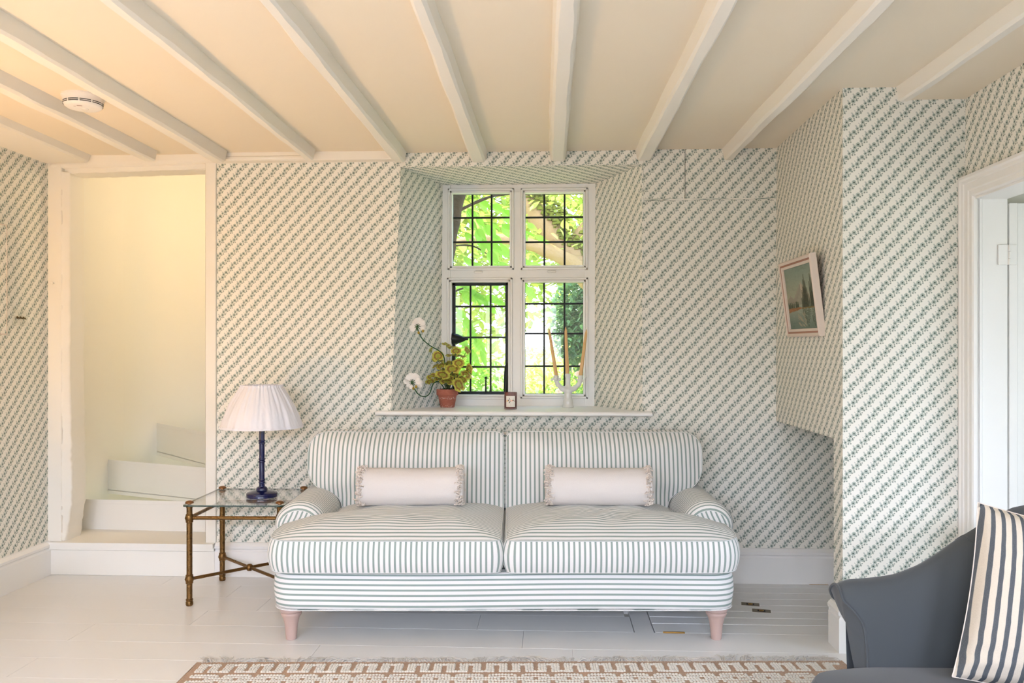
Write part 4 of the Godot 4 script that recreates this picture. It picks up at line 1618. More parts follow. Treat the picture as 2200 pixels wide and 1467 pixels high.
func build_lamp() -> void:
	var at := Vector3(-1.566, 0.520, -4.405)
	var t := thing("table_lamp", "navy lacquered table lamp with a gathered white cotton shade", "lamp", at)
	var b := MB.new()
	b.lathe([Vector2(0, 0), Vector2(0.080, 0), Vector2(0.0815, 0.002), Vector2(0.0815, 0.018), Vector2(0.079, 0.023), Vector2(0.060, 0.029), Vector2(0.034, 0.033), Vector2(0.030, 0.036), Vector2(0.030, 0.044), Vector2(0.024, 0.052), Vector2(0.016, 0.056), Vector2(0.0155, 0.06)], 48)
	part(t, "base", b, mats.navy_gloss)
	var s := MB.new()
	var prof := [Vector2(0.015, 0.058)]
	for y in [0.078, 0.092, 0.19, 0.203, 0.29, 0.303]:
		prof += [Vector2(0.0145, y - 0.006), Vector2(0.0175, y - 0.003), Vector2(0.0185, y), Vector2(0.0175, y + 0.003), Vector2(0.0145, y + 0.006)]
	prof += [Vector2(0.0145, 0.40), Vector2(0.0145, 0.44), Vector2(0.010, 0.445), Vector2(0.010, 0.47), Vector2(0, 0.47)]
	s.lathe(prof, 24)
	part(t, "stem", s, mats.navy_gloss)
	# gathered shade: folds deep at the collar, opening towards the hem
	var f := FastNoiseLite.new()
	f.seed = 5
	f.frequency = 1.0
	var rip := func(r: float, y: float, a: float) -> float:
		var k := (y - 0.375) / 0.225
		var dd: float = 0.0022 * k * (1.0 + 0.8 * f.get_noise_2d(a * 3.0, 7.0)) + 0.0002
		var w := sin(a * 38.0 + 2.0 * f.get_noise_2d(a * 2.0, 1.0)) * dd
		w += 0.007 * f.get_noise_3d(cos(a) * 5.0, sin(a) * 5.0, y * 4.0)
		w += 0.010 * f.get_noise_3d(cos(a) * 2.2, sin(a) * 2.2, 8.0) * (1.0 - k)
		return r + w
	var sh := MB.new()
	var pr := []
	for k in 25:
		var u := k / 24.0
		var y := lerpf(0.375, 0.590, u)
		var r := lerpf(0.217, 0.112, u) + 0.012 * sin(PI * u)
		if k < 2:
			r += 0.001
		pr.append(Vector2(r, y))
	pr += [Vector2(0.109, 0.597), Vector2(0.112, 0.604)]
	sh.lathe(pr, 228, Vector3.ZERO, Basis(), rip)
	var inner := []
	for i in pr.size():
		var q: Vector2 = pr[pr.size() - 1 - i]
		inner.append(Vector2(q.x - 0.0018, q.y))
	sh.lathe(inner, 228, Vector3.ZERO, Basis(), rip)
	var so := part(t, "shade", sh, mats.lampshade_cotton)
	var hem := MB.new()
	hem.lathe([Vector2(0.2160, 0.3735), Vector2(0.2195, 0.3745), Vector2(0.2185, 0.386), Vector2(0.2155, 0.386)], 228, Vector3.ZERO, Basis(), rip)
	part(so, "hem", hem, mats.lampshade_cotton)
	var ringm := MB.new()
	for k in 3:
		var a := TAU * k / 3
		ringm.tube([Vector3(0, 0.468, 0), Vector3(cos(a) * 0.108, 0.592, sin(a) * 0.108)], [0.0015], 6)
	part(t, "shade_carrier", ringm, mats.dull_brass)


# ---------------------------------------------------------------- armchair
func build_armchair() -> void:
	var t := thing("armchair", "grey velvet armchair with scrolled arms beside the doorway", "armchair", fr(1.355, 0.0095, 2.10), YAW)
	# local: x across, y up, z towards the camera; arm and back sweep round the seat
	var plan := smooth_path([Vector2(-0.305, -0.335), Vector2(-0.20, -0.335), Vector2(-0.08, -0.335), Vector2(0.05, -0.325), Vector2(0.18, -0.29), Vector2(0.30, -0.20), Vector2(0.36, -0.06), Vector2(0.37, 0.10), Vector2(0.35, 0.26), Vector2(0.26, 0.38), Vector2(0.12, 0.44), Vector2(-0.05, 0.46), Vector2(-0.20, 0.46), Vector2(-0.305, 0.46)], 8)
	var n := plan.size()
	var total := 0.0
	var run := [0.0]
	for i in n - 1:
		total += plan[i].distance_to(plan[i + 1])
		run.append(total)
	var hgt := func(s: float) -> float:
		var e: float = min(s, total - s)
		var k := [[0.0, 0.592], [0.06, 0.600], [0.14, 0.614], [0.20, 0.640], [0.26, 0.682], [0.32, 0.732], [0.38, 0.782], [0.44, 0.822], [0.52, 0.852], [0.62, 0.870], [0.74, 0.880], [1.2, 0.885]]
		for i in k.size() - 1:
			if e <= k[i + 1][0]:
				return lerpf(k[i][1], k[i + 1][1], (e - k[i][0]) / (k[i + 1][0] - k[i][0]))
		return 0.885
	var P := []
	var U := []
	for i in n:
		var a: Vector2 = plan[max(i - 1, 0)]
		var b: Vector2 = plan[min(i + 1, n - 1)]
		var tg := (b - a).normalized()
		var out := Vector2(tg.y, -tg.x)      # away from the seat
		var s: float = run[i]
		var H: float = hgt.call(s)
		var e: float = min(s, total - s)
		var roll: float = lerpf(1.0, 0.55, smoothstep(0.05, 0.5, e))
		var sec := [Vector2(0.0, 0.20), Vector2(0.0, 0.30), Vector2(0.004, 0.40), Vector2(0.012, H - 0.16), Vector2(0.020, H - 0.11), Vector2(0.030, H - 0.07), Vector2(0.046, H - 0.035), Vector2(0.068, H - 0.010), Vector2(0.095, H), Vector2(0.095 + 0.030 * roll, H - 0.008), Vector2(0.095 + 0.055 * roll, H - 0.030), Vector2(0.095 + 0.065 * roll, H - 0.058), Vector2(0.095 + 0.055 * roll, H - 0.086), Vector2(0.095 + 0.020 * roll, H - 0.105), Vector2(0.10, H - 0.14), Vector2(0.095, 0.30), Vector2(0.09, 0.09)]
		var row := PackedVector3Array()
		var ur := []
		for k in sec.size():
			var q: Vector2 = sec[k]
			var p: Vector2 = plan[i] + out * q.x
			# the scroll leans forward at the arm's front
			var fl := 0.055 * smoothstep(H - 0.13, H - 0.02, q.y) * smoothstep(0.10, 0.0, e) - 0.012 * smoothstep(0.30, 0.08, q.y) * smoothstep(0.10, 0.0, e) * -1.0
			var dirf := -tg if s < total / 2 else tg
			p += dirf * fl
			var nd := 1.0 - 0.12 * smoothstep(0.02, 0.0, e)
			row.append(Vector3(p.x, q.y - (0.012 * smoothstep(0.03, 0.0, e) if q.y > H - 0.06 else 0.0), p.y))
			ur.append(Vector2(s, q.y))
		P.append(row)
		U.append(ur)
	var mb := MB.new()
	mb.grid(P, U, false, false, Vector3(0, 0, 1), false)
	var inward := Vector3(0, 0, 1)
	var bodym := part(t, "arms_and_back", chair_shell(P, U), mats.grey_velvet)
	# pleated scroll fronts
	for e in [0, n - 1]:
		var ring: PackedVector3Array = P[e]
		var c := Vector3.ZERO
		for q in ring:
			c += q / ring.size()
		c = ring[8].lerp(ring[1], 0.35).lerp(ring[14], 0.35)
		var rows := []
		for k in 7:
			var row := PackedVector3Array()
			for q in ring:
				row.append(q.lerp(c, k / 6.0) + Vector3(-0.014 * sin(PI / 2 * k / 6.0), 0, 0))
			rows.append(row)
		var fp := MB.new()
		fp.grid(rows, [], false, false, Vector3.LEFT)
		part(t, "scroll_front", fp, mats.grey_velvet)
		var pipe := MB.new()
		var pts := []
		for k in range(0, ring.size()):
			pts.append(ring[k] + Vector3(-0.002, 0, 0))
		pipe.tube(smooth_path(pts, 3), [0.0045], 6)
		part(t, "piping", pipe, mats.grey_velvet)
	# seam where the arm meets the back
	for sfrac in [0.335, total - 0.335]:
		var i := 0
		while run[i] < sfrac:
			i += 1
		var pts := []
		for k in range(1, 10):
			var k2: int = clampi(i - 3 + int(k * 0.35) if sfrac < 1 else i + 3 - int(k * 0.35), 0, n - 1)
			pts.append(P[clampi(i + (5 - k) / 2 * (1 if sfrac < 1.0 else -1), 0, n - 1)][k])
		var sm := MB.new()
		sm.tube(smooth_path(pts, 5), [0.0016], 5, false)
		part(t, "seam", sm, mats.grey_velvet)
	# seat
	var so := outline([Vector2(-0.50, -0.29), Vector2(-0.32, -0.335), Vector2(0.20, -0.32), Vector2(0.34, -0.05), Vector2(0.34, 0.2), Vector2(0.20, 0.44), Vector2(-0.30, 0.46), Vector2(-0.50, 0.42)], [0.08, 0.06, 0.12, 0.1, 0.1, 0.12, 0.06, 0.08], 0.03)
	var place := func(p: Vector2, h: float) -> Vector3: return Vector3(p.x, 0.298 + h, p.y)
	cushion(t, "seat_cushion", so, place, 0.066, 0.02, 0.03, func(p: Vector2): return p.x, mats.grey_velvet)
	var bs := MB.new()
	var bo := outline([Vector2(-0.40, -0.33), Vector2(0.25, -0.33), Vector2(0.38, 0.0), Vector2(0.25, 0.45), Vector2(-0.40, 0.45)], [0.05, 0.15, 0.2, 0.15, 0.05], 0.04)
	prism(bs, bo, 0.12, 0.235)
	part(t, "seat_base", bs, mats.grey_velvet)
	for q in [[-0.34, -0.28], [-0.34, 0.40], [0.27, -0.22], [0.27, 0.33]]:
		var lg := MB.new()
		lg.lathe([Vector2(0, 0), Vector2(0.017, 0), Vector2(0.019, 0.01), Vector2(0.028, 0.12), Vector2(0, 0.12)], 16, Vector3(q[0], 0, q[1]))
		part(t, "leg", lg, mats.leg_paint)
	build_scatter_cushion()


func chair_shell(P: Array, U: Array) -> MB:
	var mb := MB.new()
	mb.grid(P, U, false, false, Vector3(0, 0.15, 1), true)
	return mb


func build_scatter_cushion() -> void:
	var t := thing("scatter_cushion", "cream cushion with dark blue woven stripes on the grey armchair", "cushion", fr(1.45, 0.376, 2.175), YAW)
	# square pillow, pinched corners; turned to face into the room and tipped
	var n := 32
	var half := 0.235
	var fronts := []
	var b := Basis(Vector3.UP, deg_to_rad(-14.0)) * Basis(Vector3.RIGHT, deg_to_rad(-13.0)) * Basis(Vector3.BACK, deg_to_rad(-11.0))
	var mb := MB.new()
	var f := FastNoiseLite.new()
	f.seed = 6
	f.frequency = 4.0
	for sgn in [1, -1]:
		var P := []
		var U := []
		for i in n + 1:
			var row := PackedVector3Array()
			var ur := []
			for j in n + 1:
				var u := -1.0 + 2.0 * j / n
				var v := -1.0 + 2.0 * i / n
				var eu := 1.0 - pow(absf(u), 2.6)
				var ev := 1.0 - pow(absf(v), 2.6)
				var pin := 1.0 - 0.085 * (1.0 - pow(absf(v), 2.0)) * absf(u) * 0.0
				var x := u * half * (1.0 - 0.055 * (1.0 - v * v) * pow(absf(u), 3))
				var y := v * half * (1.0 - 0.055 * (1.0 - u * u) * pow(absf(v), 3))
				var h := 0.118 * pow(maxf(eu * ev, 0.0), 0.5)
				var wr := 0.006 * f.get_noise_2d(u * 1.2, v * 1.2) * pow(maxf(eu * ev, 0), 0.3) + 0.006 * sin(u * 7 - v * 26.0) * exp(-pow((u + 0.85) / 0.2, 2) - pow((v + 0.7) / 0.25, 2))
				row.append(b * Vector3(x, y, sgn * (h + wr)) + Vector3(0, half * 1.03, 0))
				ur.append(Vector2((x + 0.02 * v * (1.0 - absf(u))) / 0.094, y / 0.094))
			P.append(row)
			U.append(ur)
		mb.grid(P, U, false, false, b * Vector3(0, 0, sgn))
	part(t, "cover", mb, mats.cushion_stripe)
	var pts := []
	for k in 4 * 16 + 1:
		var e := (k / 16) % 4
		var w := -1.0 + 2.0 * (k % 16) / 16.0
		var q: Vector2 = [Vector2(w, -1), Vector2(1, w), Vector2(-w, 1), Vector2(-1, -w)][e]
		var x := q.x * half * (1.0 - 0.055 * (1.0 - q.y * q.y) * pow(absf(q.x), 3))
		var y := q.y * half * (1.0 - 0.055 * (1.0 - q.x * q.x) * pow(absf(q.y), 3))
		pts.append(b * Vector3(x, y, 0) + Vector3(0, half * 1.03, 0))
	var pp := MB.new()
	pp.tube(pts, [0.002], 6, false)
	part(t, "piped_edge", pp, mats.fringe_cotton)


# ---------------------------------------------------------------- rug
func bead(mb: MB, c: Vector3, a: float, b: float, h: float, turn := 0.0) -> void:
	var P := []
	var ct := cos(turn)
	var sn := sin(turn)
	for k in 4:
		var e := PI / 2 * k / 3.0
		var row := PackedVector3Array()
		for i in 9:
			var an := TAU * (i % 8) / 8.0
			var x := cos(an) * cos(e) * a
			var z := sin(an) * cos(e) * b
			row.append(c + Vector3(x * ct - z * sn, h * sin(e), x * sn + z * ct))
		P.append(row)
	mb.grid(P, [], true, false, Vector3.UP)


func build_rug() -> void:
	var t := thing("rug", "tan woven rug with raised white wool meanders and a cotton fringe", "rug", fr(0.035, 0, 3.465), YAW + 0.4)
	var half := 1.352
	var len_ := 1.9
	var f := FastNoiseLite.new()
	f.seed = 8
	f.frequency = 0.9
	var P := []
	var U := []
	for i in 25:
		var row := PackedVector3Array()
		var ur := []
		for j in 101:
			var x := lerpf(-half, half, j / 100.0)
			var z := len_ * i / 24.0 + (0.012 * f.get_noise_1d(x * 3.0) if i == 0 else 0.0)
			var ed: float = 1.0 if i == 0 or i == 24 or j == 0 or j == 100 else 0.0
			row.append(Vector3(x + 0.01 * f.get_noise_1d(z * 3 + 9), 0.0085 + 0.0015 * f.get_noise_2d(x * 4, z * 4) - ed * 0.004, z))
			ur.append(Vector2(x, z) / 0.24)
		P.append(row)
		U.append(ur)
	var mb := MB.new()
	mb.grid(P, U, false, false, Vector3.UP)
	for q in [[Vector3(-half, 0, 0), Vector3(half, 0, 0), Vector3.FORWARD], [Vector3(-half, 0, len_), Vector3(half, 0, len_), Vector3.BACK], [Vector3(-half, 0, 0), Vector3(-half, 0, len_), Vector3.LEFT], [Vector3(half, 0, 0), Vector3(half, 0, len_), Vector3.RIGHT]]:
		mb.quad(q[0], q[1], q[1] + Vector3(0, 0.0055, 0), q[0] + Vector3(0, 0.0055, 0), q[2])
	part(t, "woven_ground", mb, mats.rug_jute)
	# raised wool: rows of meander and of links
	var w := MB.new()
	var r := RandomNumberGenerator.new()
	r.seed = 20
	var z := 0.045
	var kind := 0
	while z < 1.1:
		if kind == 0:
			var x := -half + 0.05
			var up := true
			while x < half - 0.06:
				for k in 6:      # upright of stacked loops
					for s in 3:
						bead(w, Vector3(x + (s - 1) * 0.011 + r.randfn(0, 0.0009), 0.007, z + k * 0.0145 + r.randfn(0, 0.0009)), 0.0075, 0.0076, 0.0075 + r.randf() * 0.002)
				var zz := z if up else z + 5 * 0.0145
				for s in 3:
					bead(w, Vector3(x + 0.022 + s * 0.0135, 0.007, zz + r.randfn(0, 0.001)), 0.0085, 0.0068, 0.0075)
				up = not up
				x += 0.0535
			z += 0.118
		else:
			for line in 3:
				var x := -half + 0.04 + (0.066 if line % 2 else 0.0)
				while x < half - 0.11:
					var L := 0.10
					for k in 9:
						var u := k / 8.0
						for s in [-1, 1]:
							bead(w, Vector3(x + L * u, 0.007, z + s * 0.0105 * (1.0 if k > 0 and k < 8 else 0.45) + r.randfn(0, 0.0009)), 0.0078, 0.0062, 0.0072)
					x += 0.132
				z += 0.030
			z += 0.028
		kind = 1 - kind
	var wool := part(t, "raised_wool", w, mats.rug_wool)
	wool.set_meta("kind", "stuff")
	var fm := MB.new()
	for k in 620:
		# knotted in small bunches
		var bunch := k / 10
		var x := lerpf(-half + 0.005, half - 0.005, (bunch + 0.5) / 62.0) + r.randfn(0, 0.011)
		var lean := 0.05 * f.get_noise_1d(x * 6.0) * 2.2 + r.randfn(0, 0.012)
		var ln := 0.050 + 0.03 * f.get_noise_1d(bunch * 1.7 + 40) + r.randfn(0, 0.010)
		var hgt := absf(r.randfn(0, 0.005)) + 0.002
		fm.tube([Vector3(x, 0.004, 0.004), Vector3(x + lean * 0.3, 0.003 + hgt, -ln * 0.35), Vector3(x + lean * 0.8 + r.randfn(0, 0.005), 0.002 + hgt * 0.6, -ln * 0.75), Vector3(x + lean * 1.3 + r.randfn(0, 0.007), 0.0017, -ln)], [0.0014, 0.0014, 0.0012, 0.0008], 4, false)
	var fo := part(t, "fringe", fm, mats.rug_fringe)
	fo.set_meta("kind", "stuff")


# ---------------------------------------------------------------- things on the window board
const SILL := 0.964


func geranium_leaf(seed_: int) -> ArrayMesh:
	var r := RandomNumberGenerator.new()
	r.seed = seed_
	var mb := MB.new()
	var P := []
	var U := []
	var n := 36
	var ph := r.randf() * TAU
	for k in 6:
		var t := k / 5.0
		var row := PackedVector3Array()
		var ur := []
		for i in n + 1:
			var a := TAU * i / n
			var notch := 1.0 - 0.62 * exp(-pow(wrapf(a + PI / 2, -PI, PI) / 0.22, 2))
			var rad := t * notch * (1.0 + 0.045 * cos(a * 9.0) + 0.03 * sin(a * 3 + ph))
			row.append(Vector3(rad * cos(a), rad * sin(a), -0.10 * t * t + 0.08 * t * t * sin(a * 5.0 + ph) + 0.10 * t))
			ur.append(Vector2(a / TAU, t))
		P.append(row)
		U.append(ur)
	mb.grid(P, U, true, false, Vector3.BACK)
	# underside, a hair behind
	var Q := []
	for row in P:
		var q := PackedVector3Array()
		for p in row:
			q.append(p - Vector3(0, 0, 0.02))
		Q.append(q)
	mb.grid(Q, U, true, false, Vector3.FORWARD)
	return mb.mesh()


func petal_mesh() -> ArrayMesh:
	var mb := MB.new()
	for s in [1, -1]:
		var P := []
		for i in 9:
			var t := i / 8.0
			var row := PackedVector3Array()
			for j in 7:
				var u := -1.0 + j / 3.0
				var w := 0.36 * sin(PI * pow(t, 1.5) * 0.86 + 0.12) + 0.03
				row.append(Vector3(u * w, t, 0.16 * t * t - 0.10 * u * u * t - (0.012 if s < 0 else 0.0)))
			P.append(row)
		mb.grid(P, [], false, false, Vector3(0, 0, s))
	return mb.mesh()


func build_plant() -> void:
	var k := 0.000465
	var t := thing("potted_geranium", "zonal geranium with white flowers in a weathered terracotta pot", "plant", Vector3(-0.637, SILL, -5.035), YAW)
	# drawn on a sheet of 6.11 units to the pixel; z brings a point forward, towards the room
	var at := func(zx: float, zy: float, z := 0.0) -> Vector3: return Vector3((zx / 6.11 - 250.0) / F * (5.05 - z) + 0.398, 0.336 - (zy / 6.11 - 97.0) / F * (5.05 - z), z)
	var pot := MB.new()
	pot.lathe([Vector2(0, 0), Vector2(0.041, 0), Vector2(0.043, 0.002), Vector2(0.0575, 0.074), Vector2(0.064, 0.075), Vector2(0.0665, 0.078), Vector2(0.067, 0.108), Vector2(0.065, 0.112), Vector2(0.060, 0.112), Vector2(0.058, 0.100)], 40)
	mats.terracotta.uv1_scale = Vector3(1, -8.9, 1)
	mats.terracotta.uv1_offset = Vector3(0, 1, 0)
	part(t, "pot", pot, mats.terracotta)
	var soil := MB.new()
	var r := RandomNumberGenerator.new()
	r.seed = 33
	soil.lathe([Vector2(0.0585, 0.098), Vector2(0.050, 0.106), Vector2(0.03, 0.110), Vector2(0.01, 0.114), Vector2(0, 0.115)], 24)
	for i in 130:
		var a := r.randf() * TAU
		var d := sqrt(r.randf()) * 0.056
		bead(soil, Vector3(cos(a) * d, 0.104 + (0.056 - d) * 0.15, sin(a) * d), r.randf_range(0.002, 0.005), r.randf_range(0.002, 0.004), r.randf_range(0.003, 0.010), r.randf() * 3)
	part(t, "soil", soil, mats.soil)
	# leaves: centre, half width, half height, roll, depth, way up
	var L := [[548, 640, 78, 72, 8, 0.03, 1], [660, 490, 62, 22, -22, 0.0, 1], [745, 528, 72, 20, -4, -0.02, 1], [786, 575, 70, 50, 0, 0.03, 1], [732, 627, 88, 17, 3, 0.0, 1], [850, 641, 74, 16, -6, 0.01, 1], [936, 566, 30, 60, 30, 0.0, 1], [820, 735, 78, 62, -4, 0.045, 1], [738, 812, 104, 66, 0, 0.06, 1], [960, 812, 46, 74, 8, 0.02, -1], [918, 885, 84, 38, -34, 0.04, 1], [610, 890, 98, 54, -16, 0.075, 1], [462, 905, 74, 34, 24, 0.05, 1], [448, 975, 66, 38, 14, 0.03, -1], [662, 978, 98, 34, -8, 0.06, 1], [822, 1022, 62, 104, 28, 0.075, 1], [550, 694, 92, 22, -8, 0.0, 1], [515, 772, 48, 18, 30, 0.0, 1], [590, 772, 66, 38, 24, 0.02, 1], [872, 945, 70, 46, -30, 0.0, -1], [452, 562, 14, 42, -28, -0.02, 1], [690, 930, 70, 40, 10, 0.02, -1], [640, 840, 70, 40, 0, -0.03, 1], [560, 930, 60, 38, 12, -0.03, 1], [770, 900, 66, 46, -12, -0.02, 1], [700, 740, 56, 40, 0, -0.03, 1]]
	var shapes := [geranium_leaf(1), geranium_leaf(2), geranium_leaf(3), geranium_leaf(4)]
	var stalks := MB.new()
	for i in L.size():
		var q: Array = L[i]
		var o := MeshInstance3D.new()
		o.name = "leaf"
		o.mesh = shapes[i % 4]
		o.material_override = mats.geranium_leaf
		t.add_child(o, true)
		var w: float = q[2] * k
		var h: float = q[3] * k
		var big: float = maxf(w, h)
		var roll := deg_to_rad(q[4])
		var b := Basis()
		if w >= h:
			# tipped back so that it shows foreshortened from the room
			b = Basis(Vector3.BACK, roll) * Basis(Vector3.RIGHT, -acos(clampf(h / w, 0.05, 1.0)) * q[6])
		else:
			b = Basis(Vector3.BACK, roll) * Basis(Vector3.UP, acos(clampf(w / h, 0.05, 1.0)) * q[6])
		var c: Vector3 = at.call(q[0], q[1], q[5])
		o.transform = Transform3D(b.scaled_local(Vector3.ONE * big), c)
		var root := Vector3(r.randf_range(-0.02, 0.02), 0.108, r.randf_range(-0.02, 0.02))
		var mid := root.lerp(c, 0.55) + Vector3(r.randf_range(-0.012, 0.012), 0.02, -0.01)
		stalks.tube(smooth_path([root, mid, c - b.z * 0.003], 4), [0.0016], 5, false)
	part(t, "leaf_stalks", stalks, mats.stem_thin)
	# flower stems
	var s1 := smooth_path([Vector3(-0.004, 0.108, -0.005), at.call(655, 860, 0.0), at.call(640, 740, 0.02), at.call(622, 640, 0.045), at.call(565, 572, 0.08), at.call(440, 500, 0.13), at.call(340, 410, 0.17), at.call(290, 310, 0.19), at.call(264, 248, 0.20)], 6)
	var s2 := smooth_path([Vector3(-0.012, 0.108, 0.012), at.call(570, 984, 0.05), at.call(515, 985, 0.075), at.call(480, 1020, 0.09), at.call(440, 1130, 0.13), at.call(380, 1172, 0.16), at.call(300, 1150, 0.19), at.call(230, 1060, 0.21), at.call(196, 985, 0.22)], 6)
	var pm := petal_mesh()
	for e in [[s1, at.call(283, 255, 0.205), 0.049, 75.0], [s2, at.call(214, 985, 0.225), 0.053, 80.0]]:
		var st := MB.new()
		st.tube(e[0], [0.0032], 8)
		part(t, "flower_stem", st, mats.stem_green)
		var head := MB.new()
		var c: Vector3 = e[1]
		for i in 9:
			var a := TAU * i / 9.0
			head.tube([e[0][-1], c + Vector3(cos(a), sin(a), 0.2) * 0.018], [0.0026, 0.0020], 5)
		part(t, "calyx", head, mats.stem_green)
		for i in 15:
			var a := deg_to_rad(lerpf(-25.0, 215.0, i / 14.0)) + r.randfn(0, 0.08)
			if i == 13 and e[2] > 0.052:
				a = deg_to_rad(255)
			var o := MeshInstance3D.new()
			o.name = "petal"
			o.mesh = pm
			o.material_override = mats.petal
			t.add_child(o, true)
			var yv := Vector3(cos(a), sin(a), r.randf_range(-0.6, 0.35)).normalized()
			var zv := (Vector3.BACK - yv * yv.z).normalized()
			zv = zv.rotated(yv, r.randfn(0, 0.5))
			o.transform = Transform3D(Basis(yv.cross(zv), yv, zv).scaled_local(Vector3.ONE * e[2] * r.randf_range(0.62, 0.95)), c + Vector3(cos(a), sin(a), 0) * 0.010)
		for i in 2:
			var bd := MB.new()
			var p: Vector3 = c + Vector3(0.006 + i * 0.026 * (1 if e[2] < 0.052 else 0.6), -0.036 + 0.01 * i, 0.01)
			bd.lathe([Vector2(0, -0.009), Vector2(0.006, -0.005), Vector2(0.0075, 0.001), Vector2(0.004, 0.008), Vector2(0, 0.010)], 10, p)
			part(t, "bud", bd, mats.bud)


func build_jar() -> void:
	var t := thing("scented_candle", "amber glass candle jar with a small white sprig label", "candle", Vector3(-0.242, SILL, -4.885), YAW)
	var g := MB.new()
	g.lathe([Vector2(0, 0), Vector2(0.036, 0), Vector2(0.0385, 0.003), Vector2(0.039, 0.10), Vector2(0.0375, 0.1015), Vector2(0.0365, 0.10), Vector2(0.036, 0.008), Vector2(0, 0.007)], 48)
	part(t, "glass_jar", g, mats.amber_glass)
	var w := MB.new()
	w.lathe([Vector2(0, 0.008), Vector2(0.0355, 0.008), Vector2(0.0355, 0.078), Vector2(0, 0.0785)], 40)
	part(t, "wax", w, mats.dark_wax)
	var wk := MB.new()
	wk.tube([Vector3(0, 0.078, 0), Vector3(0.001, 0.088, 0)], [0.001], 5)
	part(t, "wick", wk, mats.wick)
	var l := MB.new()
	var P := []
	var U := []
	for j in 2:
		var row := PackedVector3Array()
		var ur := []
		for i in 17:
			var a := PI / 2 + 0.72 - 1.44 * i / 16.0
			row.append(Vector3(cos(a) * 0.0394, 0.016 + j * 0.065, sin(a) * 0.0394))
			ur.append(Vector2(i / 16.0, 1.0 - j))
		P.append(row)
		U.append(ur)
	l.grid(P, U, false, false, Vector3.BACK)
	part(t, "label", l, mats.jar_label)


func sdf_mesh(lo: Vector3, hi: Vector3, cell: float, f: Callable) -> MB:
	var n := Vector3i(((hi - lo) / cell).ceil())
	var val := PackedFloat32Array()
	val.resize((n.x + 1) * (n.y + 1) * (n.z + 1))
	var sy := n.x + 1
	var sz := (n.x + 1) * (n.y + 1)
	for z in n.z + 1:
		for y in n.y + 1:
			for x in n.x + 1:
				val[x + y * sy + z * sz] = f.call(lo + Vector3(x, y, z) * cell)
	var mb := MB.new()
	var id := {}
	var off := [0, 1, sy, sy + 1, sz, sz + 1, sz + sy, sz + sy + 1]
	for z in n.z:
		for y in n.y:
			for x in n.x:
				var o := x + y * sy + z * sz
				var inside := 0
				for k in 8:
					if val[o + off[k]] < 0:
						inside += 1
				if inside == 0 or inside == 8:
					continue
				var acc := Vector3.ZERO
				var cnt := 0
				for k in 8:
					for b in [1, 2, 4]:
						if k & b:
							continue
						var v0 := val[o + off[k]]
						var v1 := val[o + off[k | b]]
						if (v0 < 0) != (v1 < 0):
							var u := v0 / (v0 - v1)
							var p := Vector3(k & 1, (k >> 1) & 1, (k >> 2) & 1)
							p += Vector3(1 if b == 1 else 0, 1 if b == 2 else 0, 1 if b == 4 else 0) * u
							acc += p
							cnt += 1
				var p := lo + (Vector3(x, y, z) + acc / cnt) * cell
				id[o] = mb.v.size()
				mb.v.append(p)
				var e := cell * 0.6
				mb.n.append(Vector3(f.call(p + Vector3(e, 0, 0)) - f.call(p - Vector3(e, 0, 0)), f.call(p + Vector3(0, e, 0)) - f.call(p - Vector3(0, e, 0)), f.call(p + Vector3(0, 0, e)) - f.call(p - Vector3(0, 0, e))).normalized())
				mb.uv.append(Vector2(p.x, p.y))
	for z in range(1, n.z):
		for y in range(1, n.y):
			for x in range(1, n.x):
				var o := x + y * sy + z * sz
				for q in [[1, sy, sz], [sy, sz, 1], [sz, 1, sy]]:
					var a := val[o]
					var b := val[o + q[0]]
					if (a < 0) == (b < 0):
						continue
					var c := [id.get(o), id.get(o - q[1]), id.get(o - q[1] - q[2]), id.get(o - q[2])]
					if c.has(null):
						continue
					var nrm: Vector3 = mb.n[c[0]] + mb.n[c[2]]
					if (mb.v[c[2]] - mb.v[c[0]]).cross(mb.v[c[1]] - mb.v[c[0]]).dot(nrm) > 0:
						mb.ix.append_array([c[0], c[1], c[2], c[0], c[2], c[3]])
					else:
						mb.ix.append_array([c[0], c[2], c[1], c[0], c[3], c[2]])
	return mb


